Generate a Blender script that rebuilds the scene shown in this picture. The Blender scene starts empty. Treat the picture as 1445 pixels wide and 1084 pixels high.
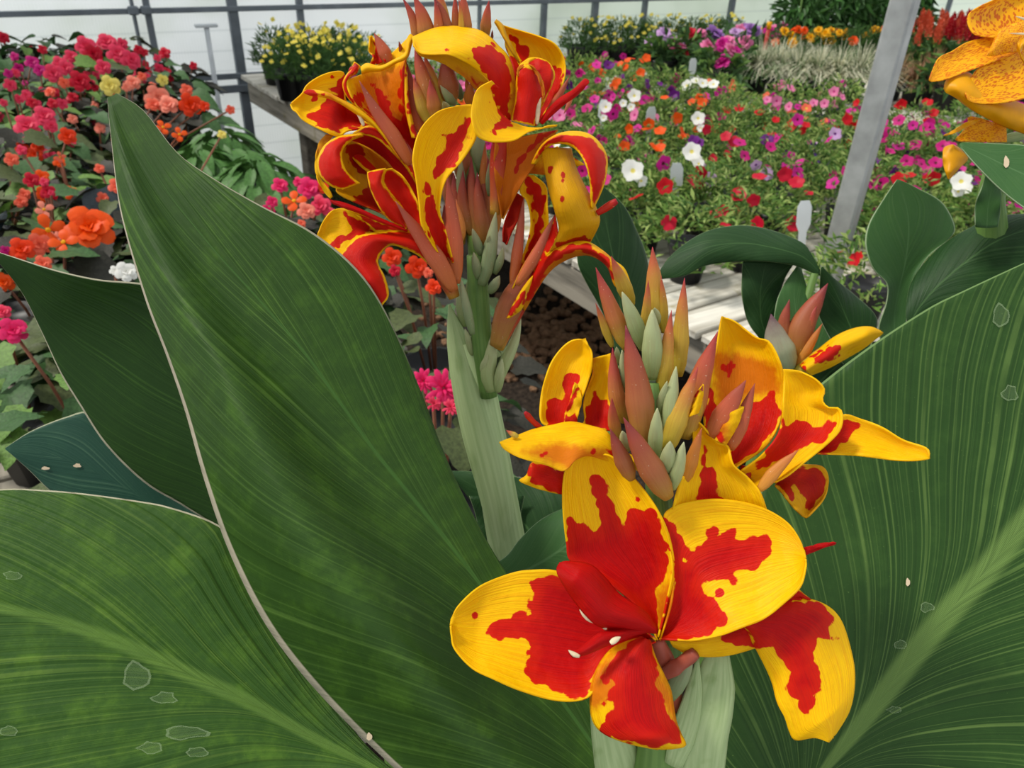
import bpy, bmesh, math, random
import numpy as np
from mathutils import Matrix, Vector

random.seed(7)
RNG = np.random.default_rng(7)
SC = bpy.context.scene
COL = SC.collection

# ------------------------------------------------------------------ camera
F, CX, CY, CAM_H = 1085.0, 722.5, 542.0, 1.55


def _basis(nx=650, ny=2290, bx=-50, by=-165):
    dn = np.array([nx - CX, -(ny - CY), -F])
    dn /= np.linalg.norm(dn)
    up = -dn
    b = np.array([bx - CX, -(by - CY), -F])
    b -= b.dot(up) * up
    b /= np.linalg.norm(b)
    return np.array([np.cross(b, up), b, up])


R3 = _basis()
C0 = np.array([0, 0, CAM_H])


def P(px, py, d):
    return C0 + d * (R3 @ np.array([(px - CX) / F, -(py - CY) / F, -1.0]))


def on_z(px, py, z):
    r = R3 @ np.array([(px - CX) / F, -(py - CY) / F, -1.0])
    return C0 + (z - CAM_H) / r[2] * r


def on_y(px, py, y):
    r = R3 @ np.array([(px - CX) / F, -(py - CY) / F, -1.0])
    return C0 + y / r[1] * r


def proj(p):
    c = R3.T @ (np.asarray(p, float) - C0)
    return CX + F * c[0] / -c[2], CY - F * c[1] / -c[2], -c[2]


cam_data = bpy.data.cameras.new('camera')
cam = bpy.data.objects.new('camera', cam_data)
COL.objects.link(cam)
M = Matrix([list(R3[0]) + [0], list(R3[1]) + [0], list(R3[2]) + [CAM_H], [0, 0, 0, 1]])
cam.matrix_world = M
cam_data.sensor_width = 36.0
cam_data.lens = 36.0 * F / 1445.0
cam_data.clip_start = 0.02
cam_data.dof.use_dof = True
cam_data.dof.focus_distance = 0.34
cam_data.dof.aperture_fstop = 25.0
SC.camera = cam

# ------------------------------------------------------------------ light
world = bpy.data.worlds.new('greenhouse_sky')
SC.world = world
world.use_nodes = True
wn = world.node_tree.nodes
bgn = wn['Background']
bgn.inputs['Color'].default_value = (0.94, 0.97, 1.0, 1)
bgn.inputs['Strength'].default_value = 0.86
sun_data = bpy.data.lights.new('sun', 'SUN')
sun_data.energy = 2.9
sun_data.angle = math.radians(9)
sun_data.color = (1.0, 0.95, 0.86)
sun = bpy.data.objects.new('sun', sun_data)
COL.objects.link(sun)
# direction towards the sun, world axes: up, to the left, a little ahead
sdir = Vector((-0.58, 0.40, 1.0)).normalized()
sun.rotation_euler = sdir.to_track_quat('Z', 'Y').to_euler()
sun.location = (-3, 0, 6)

vs = SC.view_settings
vs.view_transform = 'Standard'
vs.look = 'None'
vs.gamma = 1.0
vs.use_curve_mapping = False
vs.exposure = 0.0


# ------------------------------------------------------------------ materials
def lin(h):
    if isinstance(h, str):
        h = h.lstrip('#')
        c = [int(h[i:i + 2], 16) / 255 for i in (0, 2, 4)]
    else:
        c = [v / 255 for v in h]
    return tuple(v / 12.92 if v <= 0.04045 else ((v + 0.055) / 1.055) ** 2.4 for v in c) + (1.0,)


class NT:
    def __init__(self, name):
        self.m = bpy.data.materials.new(name)
        self.m.use_nodes = True
        self.t = self.m.node_tree
        self.t.nodes.clear()
        self.out = self.n('ShaderNodeOutputMaterial')

    def n(self, typ, **kw):
        nd = self.t.nodes.new(typ)
        for k, v in kw.items():
            setattr(nd, k, v)
        return nd

    def link(self, a, b):
        self.t.links.new(a, b)

    def setv(self, sock, v):
        if isinstance(v, bpy.types.NodeSocket):
            self.link(v, sock)
        else:
            sock.default_value = v

    def math(self, op, a, b=0.0, c=0.0, clamp=False):
        nd = self.n('ShaderNodeMath', operation=op, use_clamp=clamp)
        self.setv(nd.inputs[0], a)
        self.setv(nd.inputs[1], b)
        self.setv(nd.inputs[2], c)
        return nd.outputs[0]

    def mix(self, f, a, b, blend='MIX'):
        nd = self.n('ShaderNodeMix', data_type='RGBA', blend_type=blend)
        self.setv(nd.inputs[0], f)
        self.setv(nd.inputs[6], a)
        self.setv(nd.inputs[7], b)
        return nd.outputs[2]

    def ramp(self, f, stops):
        nd = self.n('ShaderNodeValToRGB')
        el = nd.color_ramp.elements
        while len(el) < len(stops):
            el.new(0.5)
        for e, (p, c) in zip(el, stops):
            e.position = p
            e.color = c
        self.setv(nd.inputs[0], f)
        return nd.outputs[0]

    def smooth(self, v, lo, hi, a=0.0, b=1.0):
        nd = self.n('ShaderNodeMapRange', interpolation_type='SMOOTHSTEP')
        self.setv(nd.inputs[0], v)
        nd.inputs[1].default_value, nd.inputs[2].default_value = lo, hi
        nd.inputs[3].default_value, nd.inputs[4].default_value = a, b
        return nd.outputs[0]

    def noise(self, vec, scale, detail=2.0, rough=0.5):
        nd = self.n('ShaderNodeTexNoise')
        if vec is not None:
            self.link(vec, nd.inputs['Vector'])
        nd.inputs['Scale'].default_value = scale
        nd.inputs['Detail'].default_value = detail
        nd.inputs['Roughness'].default_value = rough
        return nd.outputs['Fac']

    def scaled(self, vec, s):
        nd = self.n('ShaderNodeMapping')
        self.link(vec, nd.inputs['Vector'])
        nd.inputs['Scale'].default_value = s
        return nd.outputs[0]

    def attr(self, name):
        return self.n('ShaderNodeAttribute', attribute_name=name).outputs['Fac']

    def obj(self):
        return self.n('ShaderNodeTexCoord').outputs['Object']

    def uv(self):
        return self.n('ShaderNodeTexCoord').outputs['UV']

    def bump(self, h, strength=0.3, dist=0.001):
        nd = self.n('ShaderNodeBump')
        nd.inputs['Strength'].default_value = strength
        nd.inputs['Distance'].default_value = dist
        self.link(h, nd.inputs['Height'])
        return nd.outputs[0]

    def surface(self, col, rough=0.5, spec=0.4, normal=None, transl=0.0, tcol=None, metal=0.0):
        p = self.n('ShaderNodeBsdfPrincipled')
        self.setv(p.inputs['Base Color'], col)
        self.setv(p.inputs['Roughness'], rough)
        p.inputs['Specular IOR Level'].default_value = spec
        p.inputs['Metallic'].default_value = metal
        if normal is not None:
            self.link(normal, p.inputs['Normal'])
        sh = p.outputs[0]
        if transl > 0:
            t = self.n('ShaderNodeBsdfTranslucent')
            self.setv(t.inputs[0], col if tcol is None else tcol)
            mx = self.n('ShaderNodeMixShader')
            mx.inputs[0].default_value = transl
            self.link(sh, mx.inputs[1])
            self.link(t.outputs[0], mx.inputs[2])
            sh = mx.outputs[0]
        self.link(sh, self.out.inputs[0])
        return self.m


MATS = {}


def plain(name, col, rough=0.55, spec=0.3, transl=0.0, var=0.25, scale=30.0, metal=0.0, bump=0.0):
    if name in MATS:
        return MATS[name]
    m = NT(name)
    c = lin(col)
    nz = m.noise(m.obj(), scale, 3.0)
    dark = tuple(v * (1 - var) for v in c[:3]) + (1,)
    lite = tuple(min(1, v * (1 + var)) for v in c[:3]) + (1,)
    cc = m.ramp(nz, [(0.3, dark), (0.7, lite)])
    nrm = m.bump(nz, bump, 0.004) if bump else None
    MATS[name] = m.surface(cc, rough, spec, nrm, transl, None, metal)
    return MATS[name]


def petal_mat(name, yellow, red, orange, reverse=None, transl=0.22):
    m = NT(name)
    uv = m.uv()
    ob = m.obj()
    lob = m.math('SUBTRACT', m.noise(ob, 420.0, 1.5), 0.5)
    fine = m.math('SUBTRACT', m.noise(m.scaled(uv, (90, 7, 1)), 1.0, 2.0), 0.5)
    vor = m.n('ShaderNodeTexVoronoi')
    m.link(ob, vor.inputs['Vector'])
    vor.inputs['Scale'].default_value = 190.0
    cell = m.math('SUBTRACT', 0.45, vor.outputs['Distance'])
    amp = m.attr('ragged')
    r = m.math('ADD', m.attr('red'), m.math('MULTIPLY', lob, 4.0))
    r = m.math('ADD', r, m.math('MULTIPLY', m.math('MULTIPLY', cell, 11.0), amp))
    r = m.math('ADD', r, m.math('MULTIPLY', fine, 2.5))
    mask = m.smooth(r, -0.9, 0.9)
    streak = m.noise(m.scaled(uv, (70, 4, 1)), 1.0, 3.0)
    y = m.mix(m.smooth(streak, 0.35, 0.7), yellow[0], yellow[1])
    fl = m.math('ADD', m.attr('flush'), m.math('MULTIPLY', lob, 14.0))
    y = m.mix(m.smooth(fl, -9, 9), y, orange)
    rd = m.mix(m.smooth(streak, 0.3, 0.75), red[0], red[1])
    # newly coloured rim of a blotch is more orange than its heart
    rd = m.mix(m.smooth(r, 26.0, 2.0, 0.0, 0.55), rd, red[2])
    col = m.mix(mask, y, rd)
    h = m.math('ADD', m.math('MULTIPLY', streak, 1.0), m.math('MULTIPLY', m.noise(ob, 260.0, 2.0), 1.0))
    MATS[name] = m.surface(col, 0.5, 0.18, m.bump(h, 0.5, 0.0009), transl)
    return MATS[name]


Y1, Y2 = lin('#ffcd00'), lin('#f6b600')
petal_mat('petal', (Y1, Y2), (lin('#cb0503'), lin('#b20006'), lin('#e02603')), lin('#dd7a06'))
petal_mat('petal_reverse_and_shade', (lin('#e2a808'), lin('#d89a06')), (lin('#b30c04'), lin('#9c0406'), lin('#c42e06')), lin('#c96a08'))  # muted petal backs, also used as painted shade on two petals


def spotted_mat():
    m = NT('petal_spotted')
    uv = m.uv()
    ob = m.obj()
    v = m.n('ShaderNodeTexVoronoi')
    m.link(m.scaled(uv, (34, 24, 1)), v.inputs['Vector'])
    v.inputs['Scale'].default_value = 1.0
    v.inputs['Randomness'].default_value = 1.0
    big = m.noise(m.scaled(uv, (3, 3, 1)), 1.0, 2.0)
    d = m.math('ADD', v.outputs['Distance'], m.math('MULTIPLY', m.math('SUBTRACT', m.noise(m.scaled(uv, (40, 30, 1)), 1.0), 0.5), 0.35))
    d = m.math('ADD', d, m.math('MULTIPLY', m.math('SUBTRACT', big, 0.5), 0.5))
    spot = m.smooth(d, 0.52, 0.34)
    streak = m.noise(m.scaled(uv, (60, 4, 1)), 1.0, 3.0)
    y = m.mix(streak, lin('#ffc200'), lin('#f4a900'))
    col = m.mix(m.math('MULTIPLY', spot, 0.8), y, lin('#cf4a04'))
    MATS['petal_spotted'] = m.surface(col, 0.45, 0.3, m.bump(streak, 0.3, 0.0008), 0.22)


spotted_mat()
plain('petal_plain_yellow', '#e8a605', 0.45, 0.3, 0.25, 0.15, 60)


def leaf_mat(name, dark, mid, pale, k=0.4, q=1.2, freq=34.0, rib_w=0.035, rib_c=None, edge_c=None, edge_w=0.02, rough=0.5,
             rib_bump=0.35, mott=0.5, transl=0.12, vein=0.35, one_edge=False):
    m = NT(name)
    ob = m.obj()
    au = m.attr('lu')
    av = m.attr('lv')
    uabs = m.math('ABSOLUTE', au)
    s = m.math('SUBTRACT', av, m.math('MULTIPLY', m.math('POWER', uabs, q), k))
    wob = m.math('MULTIPLY', m.math('SUBTRACT', m.noise(ob, 14.0, 1.0), 0.5), 0.012)
    s = m.math('ADD', s, wob)

    def bands(f, det):
        nd = m.n('ShaderNodeTexNoise', noise_dimensions='1D')
        m.link(m.math('MULTIPLY', s, f), nd.inputs['W'])
        nd.inputs['Scale'].default_value = 1.0
        nd.inputs['Detail'].default_value = det
        return nd.outputs['Fac']
    ribs01 = m.smooth(bands(freq * 1.6, 1.0), 0.32, 0.68)
    lines = bands(freq * 11.0, 2.0)
    main = m.smooth(bands(freq * 3.2, 0.5), 0.64, 0.74)
    vary = m.smooth(m.noise(ob, 22.0, 2.0), 0.3, 0.7)
    mottle = m.smooth(m.noise(ob, 55.0, 6.0, 0.7), 0.42, 0.72)
    mo = m.math('MULTIPLY', m.math('MULTIPLY_ADD', ribs01, 0.6, 0.4), mottle)
    c = m.mix(m.math('MULTIPLY', mo, mott), dark, mid)
    c = m.mix(m.smooth(lines, 0.52, 0.75, 0.0, 0.4 * vein), c, pale)
    c = m.mix(m.smooth(lines, 0.48, 0.28, 0.0, 0.45 * vein), c, tuple(v * 0.6 for v in dark[:3]) + (1,))
    c = m.mix(m.math('MULTIPLY', main, m.math('MULTIPLY_ADD', vary, 0.55 * vein, 0.1 * vein)), c, pale)
    speck = m.smooth(m.noise(ob, 900.0, 2.0), 0.70, 0.80)
    c = m.mix(m.math('MULTIPLY', speck, 0.35), c, pale)
    w = m.math('MULTIPLY', m.math('SUBTRACT', 1.15, av), rib_w)
    rib = m.smooth(m.math('SUBTRACT', uabs, w), rib_w * 0.35, -rib_w * 0.35)
    ribl = m.math('MULTIPLY_ADD', m.math('SINE', m.math('MULTIPLY', au, 900.0)), 0.25, 0.75)
    rib = m.math('MULTIPLY', rib, ribl)
    if rib_c is not None:
        c = m.mix(m.math('MULTIPLY', rib, 0.75), c, rib_c)
    if edge_c is not None:
        e = m.smooth(uabs, 1 - edge_w * 1.15, 1 - edge_w * 0.85)
        if one_edge:
            e = m.math('MULTIPLY', e, m.math('MAXIMUM', m.math('LESS_THAN', au, 0.0), m.smooth(av, 0.5, 0.7, 0.0, 0.6)))
        c = m.mix(e, c, edge_c)
    h = m.math('ADD', m.math('MULTIPLY', ribs01, 1.0), m.math('MULTIPLY', lines, 0.35))
    h = m.math('ADD', h, m.math('MULTIPLY', m.noise(ob, 160.0, 3.0), 0.35))
    MATS[name] = m.surface(c, rough, 0.2, m.bump(h, rib_bump, 0.0022), transl, mid)
    return MATS[name]


PALE_RIB = lin('#86a052')
leaf_mat('leaf_big', lin('#2a4715'), lin('#4b701f'), lin('#66893c'), 0.55, 0.7, 13, 0.022, lin('#446c2e'), lin('#b9b09a'), 0.022, rib_bump=0.22, mott=0.55, vein=0.5, one_edge=True)
leaf_mat('leaf_left_shaded', lin('#1c3b0b'), lin('#294d0f'), lin('#4a7026'), 0.75, 0.8, 13, 0.0, None, lin('#b0ac92'), 0.018, mott=0.4, rough=0.5, rib_bump=0.14, vein=0.55)  # greens darkened to hold the shade of the broad leaf
leaf_mat('leaf_low', lin('#30521a'), lin('#557a22'), lin('#7c983e'), 0.55, 0.7, 12, 0.06, lin('#688a3c'), lin('#bcb89c'), 0.014, rib_bump=0.5, mott=0.75, vein=0.45)
leaf_mat('leaf_right', lin('#274619'), lin('#3c5d24'), lin('#75934a'), 0.50, 0.72, 13, 0.075, lin('#74924a'), lin('#6d8a54'), 0.008, rib_bump=0.28, mott=0.45, vein=0.75)
leaf_mat('leaf_blue', lin('#23493a'), lin('#315a42'), lin('#5f8264'), 0.5, 0.8, 10, 0.0, None, lin('#a0a688'), 0.025, rib_bump=0.15, vein=0.4)
leaf_mat('leaf_back', lin('#203f1c'), lin('#315528'), lin('#5d8048'), 0.5, 0.75, 10, 0.03, lin('#4c703e'), lin('#8aa070'), 0.012, mott=0.4, rib_bump=0.15, vein=0.4)
leaf_mat('leaf_soft', lin('#3d6434'), lin('#4f753c'), lin('#73945e'), 0.5, 0.75, 9, 0.03, lin('#5d8252'), lin('#94a982'), 0.02, mott=0.3, rib_bump=0.12, vein=0.35)


def bud_mat(name, stops, transl=0.1):
    m = NT(name)
    ob = m.obj()
    v = m.attr('lv')
    vn = m.math('ADD', v, m.math('MULTIPLY', m.math('SUBTRACT', m.noise(ob, 120.0, 3.0), 0.5), 0.28))
    c = m.ramp(vn, stops)
    st = m.noise(m.scaled(m.uv(), (40, 3, 1)), 1.0, 2.0)
    c = m.mix(m.smooth(st, 0.4, 0.8, 0.0, 0.35), c, m.mix(0.5, c, lin('#8c2f22')))
    sp = m.smooth(m.noise(ob, 1100.0, 1.0), 0.72, 0.8)
    c = m.mix(m.math('MULTIPLY', sp, 0.5), c, lin('#e0d0b0'))
    MATS[name] = m.surface(c, 0.5, 0.3, m.bump(st, 0.25, 0.0008), transl)


bud_mat('bud_salmon', [(0.0, lin('#c0a43a')), (0.35, lin('#bd7a3a')), (0.7, lin('#b8563e')), (1.0, lin('#9c2f38'))])
bud_mat('bud_brown', [(0.0, lin('#a8802f')), (0.3, lin('#a9683a')), (0.75, lin('#a04a38')), (1.0, lin('#82303a'))])
bud_mat('bud_yellow', [(0.0, lin('#bfae3a')), (0.5, lin('#c9a23c')), (0.8, lin('#c2673e')), (1.0, lin('#a83340'))])
bud_mat('bract_green', [(0.0, lin('#93a765')), (0.5, lin('#aab77f')), (1.0, lin('#b5b98c'))])
bud_mat('bract_grey', [(0.0, lin('#6f8452')), (0.5, lin('#8b9a70')), (1.0, lin('#a3a37c'))])
bud_mat('bract_purple', [(0.0, lin('#9fb07f')), (0.6, lin('#a7a58c')), (1.0, lin('#5d2f4a'))])
bud_mat('sepal', [(0.0, lin('#b8642c')), (0.5, lin('#b9583a')), (1.0, lin('#97483a'))])
bud_mat('sepal_orange', [(0.0, lin('#c98a2c')), (0.6, lin('#c77b35')), (1.0, lin('#b9603a'))])
bud_mat('stamen_red', [(0.0, lin('#b81406')), (0.7, lin('#c22a08')), (1.0, lin('#a30a18'))])
bud_mat('tube_red', [(0.0, lin('#b78a2a')), (0.25, lin('#b3562c')), (0.7, lin('#b02a16')), (1.0, lin('#b01208'))])


def sheath_mat(name, a, b, c3):
    m = NT(name)
    st = m.noise(m.scaled(m.uv(), (26, 2.0, 1)), 1.0, 3.0)
    pt = m.smooth(m.noise(m.scaled(m.uv(), (5, 4, 1)), 1.0, 3.0), 0.55, 0.75)
    c = m.mix(m.smooth(st, 0.3, 0.7), a, b)
    c = m.mix(m.math('MULTIPLY', pt, 0.6), c, c3)
    MATS[name] = m.surface(c, 0.5, 0.3, m.bump(st, 0.25, 0.001), 0.08)


sheath_mat('sheath', lin('#98af76'), lin('#b0c38c'), lin('#74904a'))
sheath_mat('stem_green', lin('#5c7e3c'), lin('#6f9148'), lin('#4c6c30'))
plain('anther', '#d8c6a4', 0.6, 0.2, 0, 0.2, 200)
plain('ovary', '#a04c38', 0.45, 0.4, 0.1, 0.2, 90)

# background materials
plain('petunia_leaf', '#789a4a', 0.6, 0.2, 0.25, 0.3, 9)
plain('petunia_leaf_dark', '#557a3c', 0.6, 0.2, 0.2, 0.3, 9)
plain('petunia_leaf_light', '#a5b96c', 0.6, 0.2, 0.25, 0.3, 9)
plain('pot_black', '#1d1e20', 0.45, 0.4, 0, 0.2, 10)
plain('begonia_green', '#66883f', 0.55, 0.3, 0.2, 0.3, 14, bump=0.3)
plain('begonia_mid', '#3f6034', 0.55, 0.3, 0.15, 0.3, 14, bump=0.3)
plain('begonia_bronze', '#2c2b22', 0.55, 0.3, 0.05, 0.3, 14, bump=0.3)
plain('begonia_olive', '#4b5630', 0.55, 0.3, 0.1, 0.3, 14, bump=0.3)
plain('pointed_leaf', '#4d7838', 0.5, 0.3, 0.15, 0.3, 14, bump=0.3)
plain('leaf_navy', '#2c3a40', 0.35, 0.5, 0.03, 0.25, 20, bump=0.3)
plain('stem_brown', '#7a4a34', 0.5, 0.3, 0, 0.2, 20)
FLCOL = {'crimson': '#c81432', 'rose': '#e23a5c', 'coral': '#ee6a4e', 'orange': '#f0560c', 'deep_orange': '#e63c0a',
         'salmon': '#f08a72', 'yellow': '#ecdc72', 'magenta': '#c41878', 'hot_pink': '#e8296b', 'white': '#f2f0ea',
         'red': '#c80c1c', 'purple': '#6a1d7c', 'lilac': '#cfa6d6', 'pink': '#e97fae', 'violet': '#4b1f78', 'fuchsia': '#cf2390',
         'marigold': '#f2b20c', 'lavender': '#a878c0', 'lemon': '#eadb58', 'cel_red': '#b31f2a', 'cel_orange': '#cf5a3c'}
for k_, v_ in FLCOL.items():
    plain('fl_' + k_, v_, 0.5, 0.25, 0.25, 0.15, 40)
plain('fl_eye_dark', '#5c0c2a', 0.5, 0.2)
plain('fl_eye_yellow', '#d9c23a', 0.5, 0.2)
plain('daisy_leaf', '#4f7040', 0.6, 0.2, 0.15, 0.3, 10)
plain('grass_pale', '#dcdabf', 0.6, 0.2, 0.15, 0.25, 8)
plain('grass_straw', '#9a7f5c', 0.7, 0.2, 0.1, 0.3, 8)
plain('moss', '#5d6f2e', 0.8, 0.1, 0.1, 0.4, 25)
plain('tall_leaf', '#4d7a3c', 0.5, 0.3, 0.2, 0.3, 8)
plain('steel_post', '#a2a5a4', 0.5, 0.4, 0, 0.2, 22, metal=0.3)
plain('steel_dark', '#6d757c', 0.5, 0.4, 0, 0.15, 14, metal=0.3)
plain('stake_white', '#c9cfd2', 0.5, 0.4, 0, 0.1, 14)
plain('stake_red', '#a0261c', 0.5, 0.4, 0, 0.1, 14)
plain('tag_white', '#dfe4e6', 0.45, 0.4, 0.1, 0.05, 14)
plain('soil', '#2a211b', 0.9, 0.1, 0, 0.5, 40, bump=0.6)
plain('pebble', '#8a6a50', 0.8, 0.2, 0, 0.35, 60)


def wood_mat(name, a, b, c, axis):
    m = NT(name)
    sc = (2, 40, 40) if axis == 'x' else (40, 2, 40)
    g = m.noise(m.scaled(m.n('ShaderNodeNewGeometry').outputs['Position'], sc), 1.0, 4.0, 0.6)
    p = m.noise(m.n('ShaderNodeNewGeometry').outputs['Position'], 9.0, 5.0, 0.65)
    col = m.ramp(g, [(0.3, a), (0.6, b)])
    col = m.mix(m.smooth(p, 0.55, 0.7), col, c)
    MATS[name] = m.surface(col, 0.8, 0.2, m.bump(g, 0.5, 0.004))


wood_mat('wood_white', lin('#a39d8e'), lin('#e2ded2'), lin('#a09672'), 'x')
wood_mat('wood_grey', lin('#6f6a60'), lin('#a39c8e'), lin('#7a7350'), 'y')
wood_mat('wood_dark', lin('#5a544a'), lin('#7d766a'), lin('#56513c'), 'y')


def film_mat():
    m = NT('greenhouse_film')
    pos = m.n('ShaderNodeNewGeometry').outputs['Position']
    sep = m.n('ShaderNodeSeparateXYZ')
    m.link(pos, sep.inputs[0])
    # twin-wall flutes run vertically, thin horizontal seams now and then
    fl = m.math('MULTIPLY_ADD', m.math('SINE', m.math('MULTIPLY', sep.outputs[0], 420.0)), 0.5, 0.5)
    stain = m.noise(m.scaled(pos, (1.2, 1, 2.0)), 1.3, 3.0)
    right = m.smooth(sep.outputs[0], 2.0, 3.6)
    base = m.mix(right, lin('#f6f8fb'), lin('#edf4ec'))
    col = m.mix(m.smooth(stain, 0.45, 0.75, 0.0, 0.5), base, lin('#d3dccf'))
    seam = m.math('POWER', m.math('MULTIPLY_ADD', m.math('SINE', m.math('MULTIPLY', sep.outputs[2], 62.0)), 0.5, 0.5), 60.0)
    col = m.mix(m.math('MULTIPLY', seam, 0.35), col, lin('#b9c0c4'))
    d = m.n('ShaderNodeBsdfDiffuse')
    t = m.n('ShaderNodeBsdfTranslucent')
    x = m.n('ShaderNodeBsdfTransparent')
    for nd in (d, t):
        m.link(col, nd.inputs[0])
        m.link(m.bump(fl, 0.2, 0.002), nd.inputs['Normal'])
    x.inputs[0].default_value = (0.95, 0.97, 1, 1)
    a = m.n('ShaderNodeMixShader')
    a.inputs[0].default_value = 0.72
    m.link(d.outputs[0], a.inputs[1])
    m.link(t.outputs[0], a.inputs[2])
    b = m.n('ShaderNodeMixShader')
    b.inputs[0].default_value = 0.17
    m.link(a.outputs[0], b.inputs[1])
    m.link(x.outputs[0], b.inputs[2])
    m.link(b.outputs[0], m.out.inputs[0])
    MATS['greenhouse_film'] = m.m


film_mat()


def ground_mat():
    m = NT('dark_gravel')
    pos = m.obj()
    a = m.noise(pos, 60.0, 4.0, 0.7)
    b = m.noise(pos, 3.0, 3.0)
    col = m.ramp(a, [(0.35, lin('#1f1b18')), (0.6, lin('#463c33')), (0.8, lin('#6b5a4a'))])
    col = m.mix(m.smooth(b, 0.4, 0.7, 0, 0.5), col, lin('#2a2522'))
    MATS['dark_gravel'] = m.surface(col, 0.9, 0.15, m.bump(a, 0.8, 0.01))
    g = NT('pale_bounce_ground')  # pale gravel outside, made bright to help light the film wall
    n2 = g.noise(g.obj(), 6.0, 4.0)
    MATS['pale_bounce_ground'] = g.surface(g.ramp(n2, [(0.3, lin('#c3c9b4')), (0.7, lin('#e4e6dc'))]), 0.9, 0.1)


ground_mat()


# ------------------------------------------------------------------ object helpers
def mesh_from(name, verts, faces, mats=None, fmat=None, smooth=True):
    me = bpy.data.meshes.new(name)
    me.from_pydata([tuple(v) for v in verts], [], faces)
    for mt in (mats or []):
        me.materials.append(MATS[mt])
    if fmat is not None:
        me.polygons.foreach_set('material_index', fmat)
    if smooth:
        me.polygons.foreach_set('use_smooth', [True] * len(me.polygons))
    me.update()
    return me


def link(name, me, parent=None, loc=None, rot=None, scale=None, kind=None):
    o = bpy.data.objects.new(name, me)
    COL.objects.link(o)
    if parent is not None:
        o.parent = parent
    if loc is not None:
        o.location = loc
    if rot is not None:
        o.rotation_euler = rot
    if scale is not None:
        o.scale = (scale,) * 3 if isinstance(scale, (int, float)) else scale
    if kind:
        o['kind'] = kind
    return o


def tag(o, label, cat, group=None):
    o['label'] = label
    o['category'] = cat
    if group:
        o['group'] = group
    return o


def thing(name, label, cat, loc=(0, 0, 0), group=None, rz=0):
    o = bpy.data.objects.new(name, None)
    COL.objects.link(o)
    o.location = tuple(loc)
    o.rotation_euler = (0, 0, rz)
    return tag(o, label, cat, group)


def box_data(x0, x1, y0, y1, z0, z1, bev=0.0):
    bm = bmesh.new()
    bmesh.ops.create_cube(bm, size=1)
    for v in bm.verts:
        v.co = Vector(((x0 + x1) / 2 + v.co.x * (x1 - x0), (y0 + y1) / 2 + v.co.y * (y1 - y0), (z0 + z1) / 2 + v.co.z * (z1 - z0)))
    if bev:
        bmesh.ops.bevel(bm, geom=list(bm.edges), offset=bev, segments=1, affect='EDGES')
    me = bpy.data.meshes.new('box')
    bm.to_mesh(me)
    bm.free()
    return me


def box(name, x0, x1, y0, y1, z0, z1, mat, parent=None, bev=0.003, kind=None):
    me = box_data(x0, x1, y0, y1, z0, z1, bev)
    me.materials.append(MATS[mat])
    return link(name, me, parent, kind=kind)


def tube_verts(pts, radii, n=10, flat=1.0):
    pts = [np.asarray(p, float) for p in pts]
    verts, faces = [], []
    K = len(pts)
    ref = None
    for i in range(K):
        t = pts[min(i + 1, K - 1)] - pts[max(i - 1, 0)]
        t = t / (np.linalg.norm(t) + 1e-12)
        if ref is None:
            view = C0 - pts[i]
            ref = view if np.linalg.norm(np.cross(view, t)) > 1e-6 else np.array([1.0, 0, 0])
        b = np.cross(t, ref)
        b /= np.linalg.norm(b) + 1e-12
        a = np.cross(b, t)
        ref = a
        for j in range(n):
            an = 2 * math.pi * j / n
            verts.append(pts[i] + radii[i] * (b * math.cos(an) + a * flat * math.sin(an)))
    for i in range(K - 1):
        for j in range(n):
            faces.append((i * n + j, i * n + (j + 1) % n, (i + 1) * n + (j + 1) % n, (i + 1) * n + j))
    faces.append(tuple(range(n))[::-1])
    faces.append(tuple((K - 1) * n + j for j in range(n)))
    return verts, faces


def set_lv(me, K, n, extra=0):
    a = me.attributes.new('lv', 'FLOAT', 'POINT')
    vals = np.repeat(np.linspace(0, 1, K), n)
    a.data.foreach_set('value', vals.astype(np.float32))
    uvl = me.uv_layers.new(name='UVMap')
    uvs = np.stack([np.tile(np.arange(n) / n, K), vals], 1)
    li = np.empty(len(me.loops), int)
    me.loops.foreach_get('vertex_index', li)
    uvl.data.foreach_set('uv', uvs[li].ravel().astype(np.float32))


def rod(name, pts, r, mat, parent=None, n=10, org=(0, 0, 0)):
    radii = r if isinstance(r, (list, tuple, np.ndarray)) else [r] * len(pts)
    v, f = tube_verts(pts, radii, n)
    v = np.array(v) - np.array(org)
    me = mesh_from(name, v, f, [mat])
    set_lv(me, len(pts), n)
    return link(name, me, parent)


# ------------------------------------------------------------------ curve helpers for the cannas
def pts2(s):
    return np.array([[float(a) for a in w.split(',')] for w in s.split()])


def T(ox, oy, k):
    return lambda s: pts2(s) / k + np.array([ox, oy])


TP = T(0, 0, 1)
T1 = T(380, 0, 1445 / 520)
T2 = T(600, 620, 1445 / 640)
T3 = T(680, 340, 1445 / 640)
T400 = T(400, 40, 1409 / 260)
T560 = T(560, 0, 1445 / 280)
T430 = T(430, 180, 1042 / 250)
T660 = T(660, 160, 723 / 240)
T700 = T(700, 460, 834 / 200)
T830 = T(830, 350, 712 / 230)
T960 = T(960, 430, 1259 / 360)
T1200 = T(1200, 0, 1021 / 245)
T800 = T(800, 240, 1445 / 645)


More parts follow.
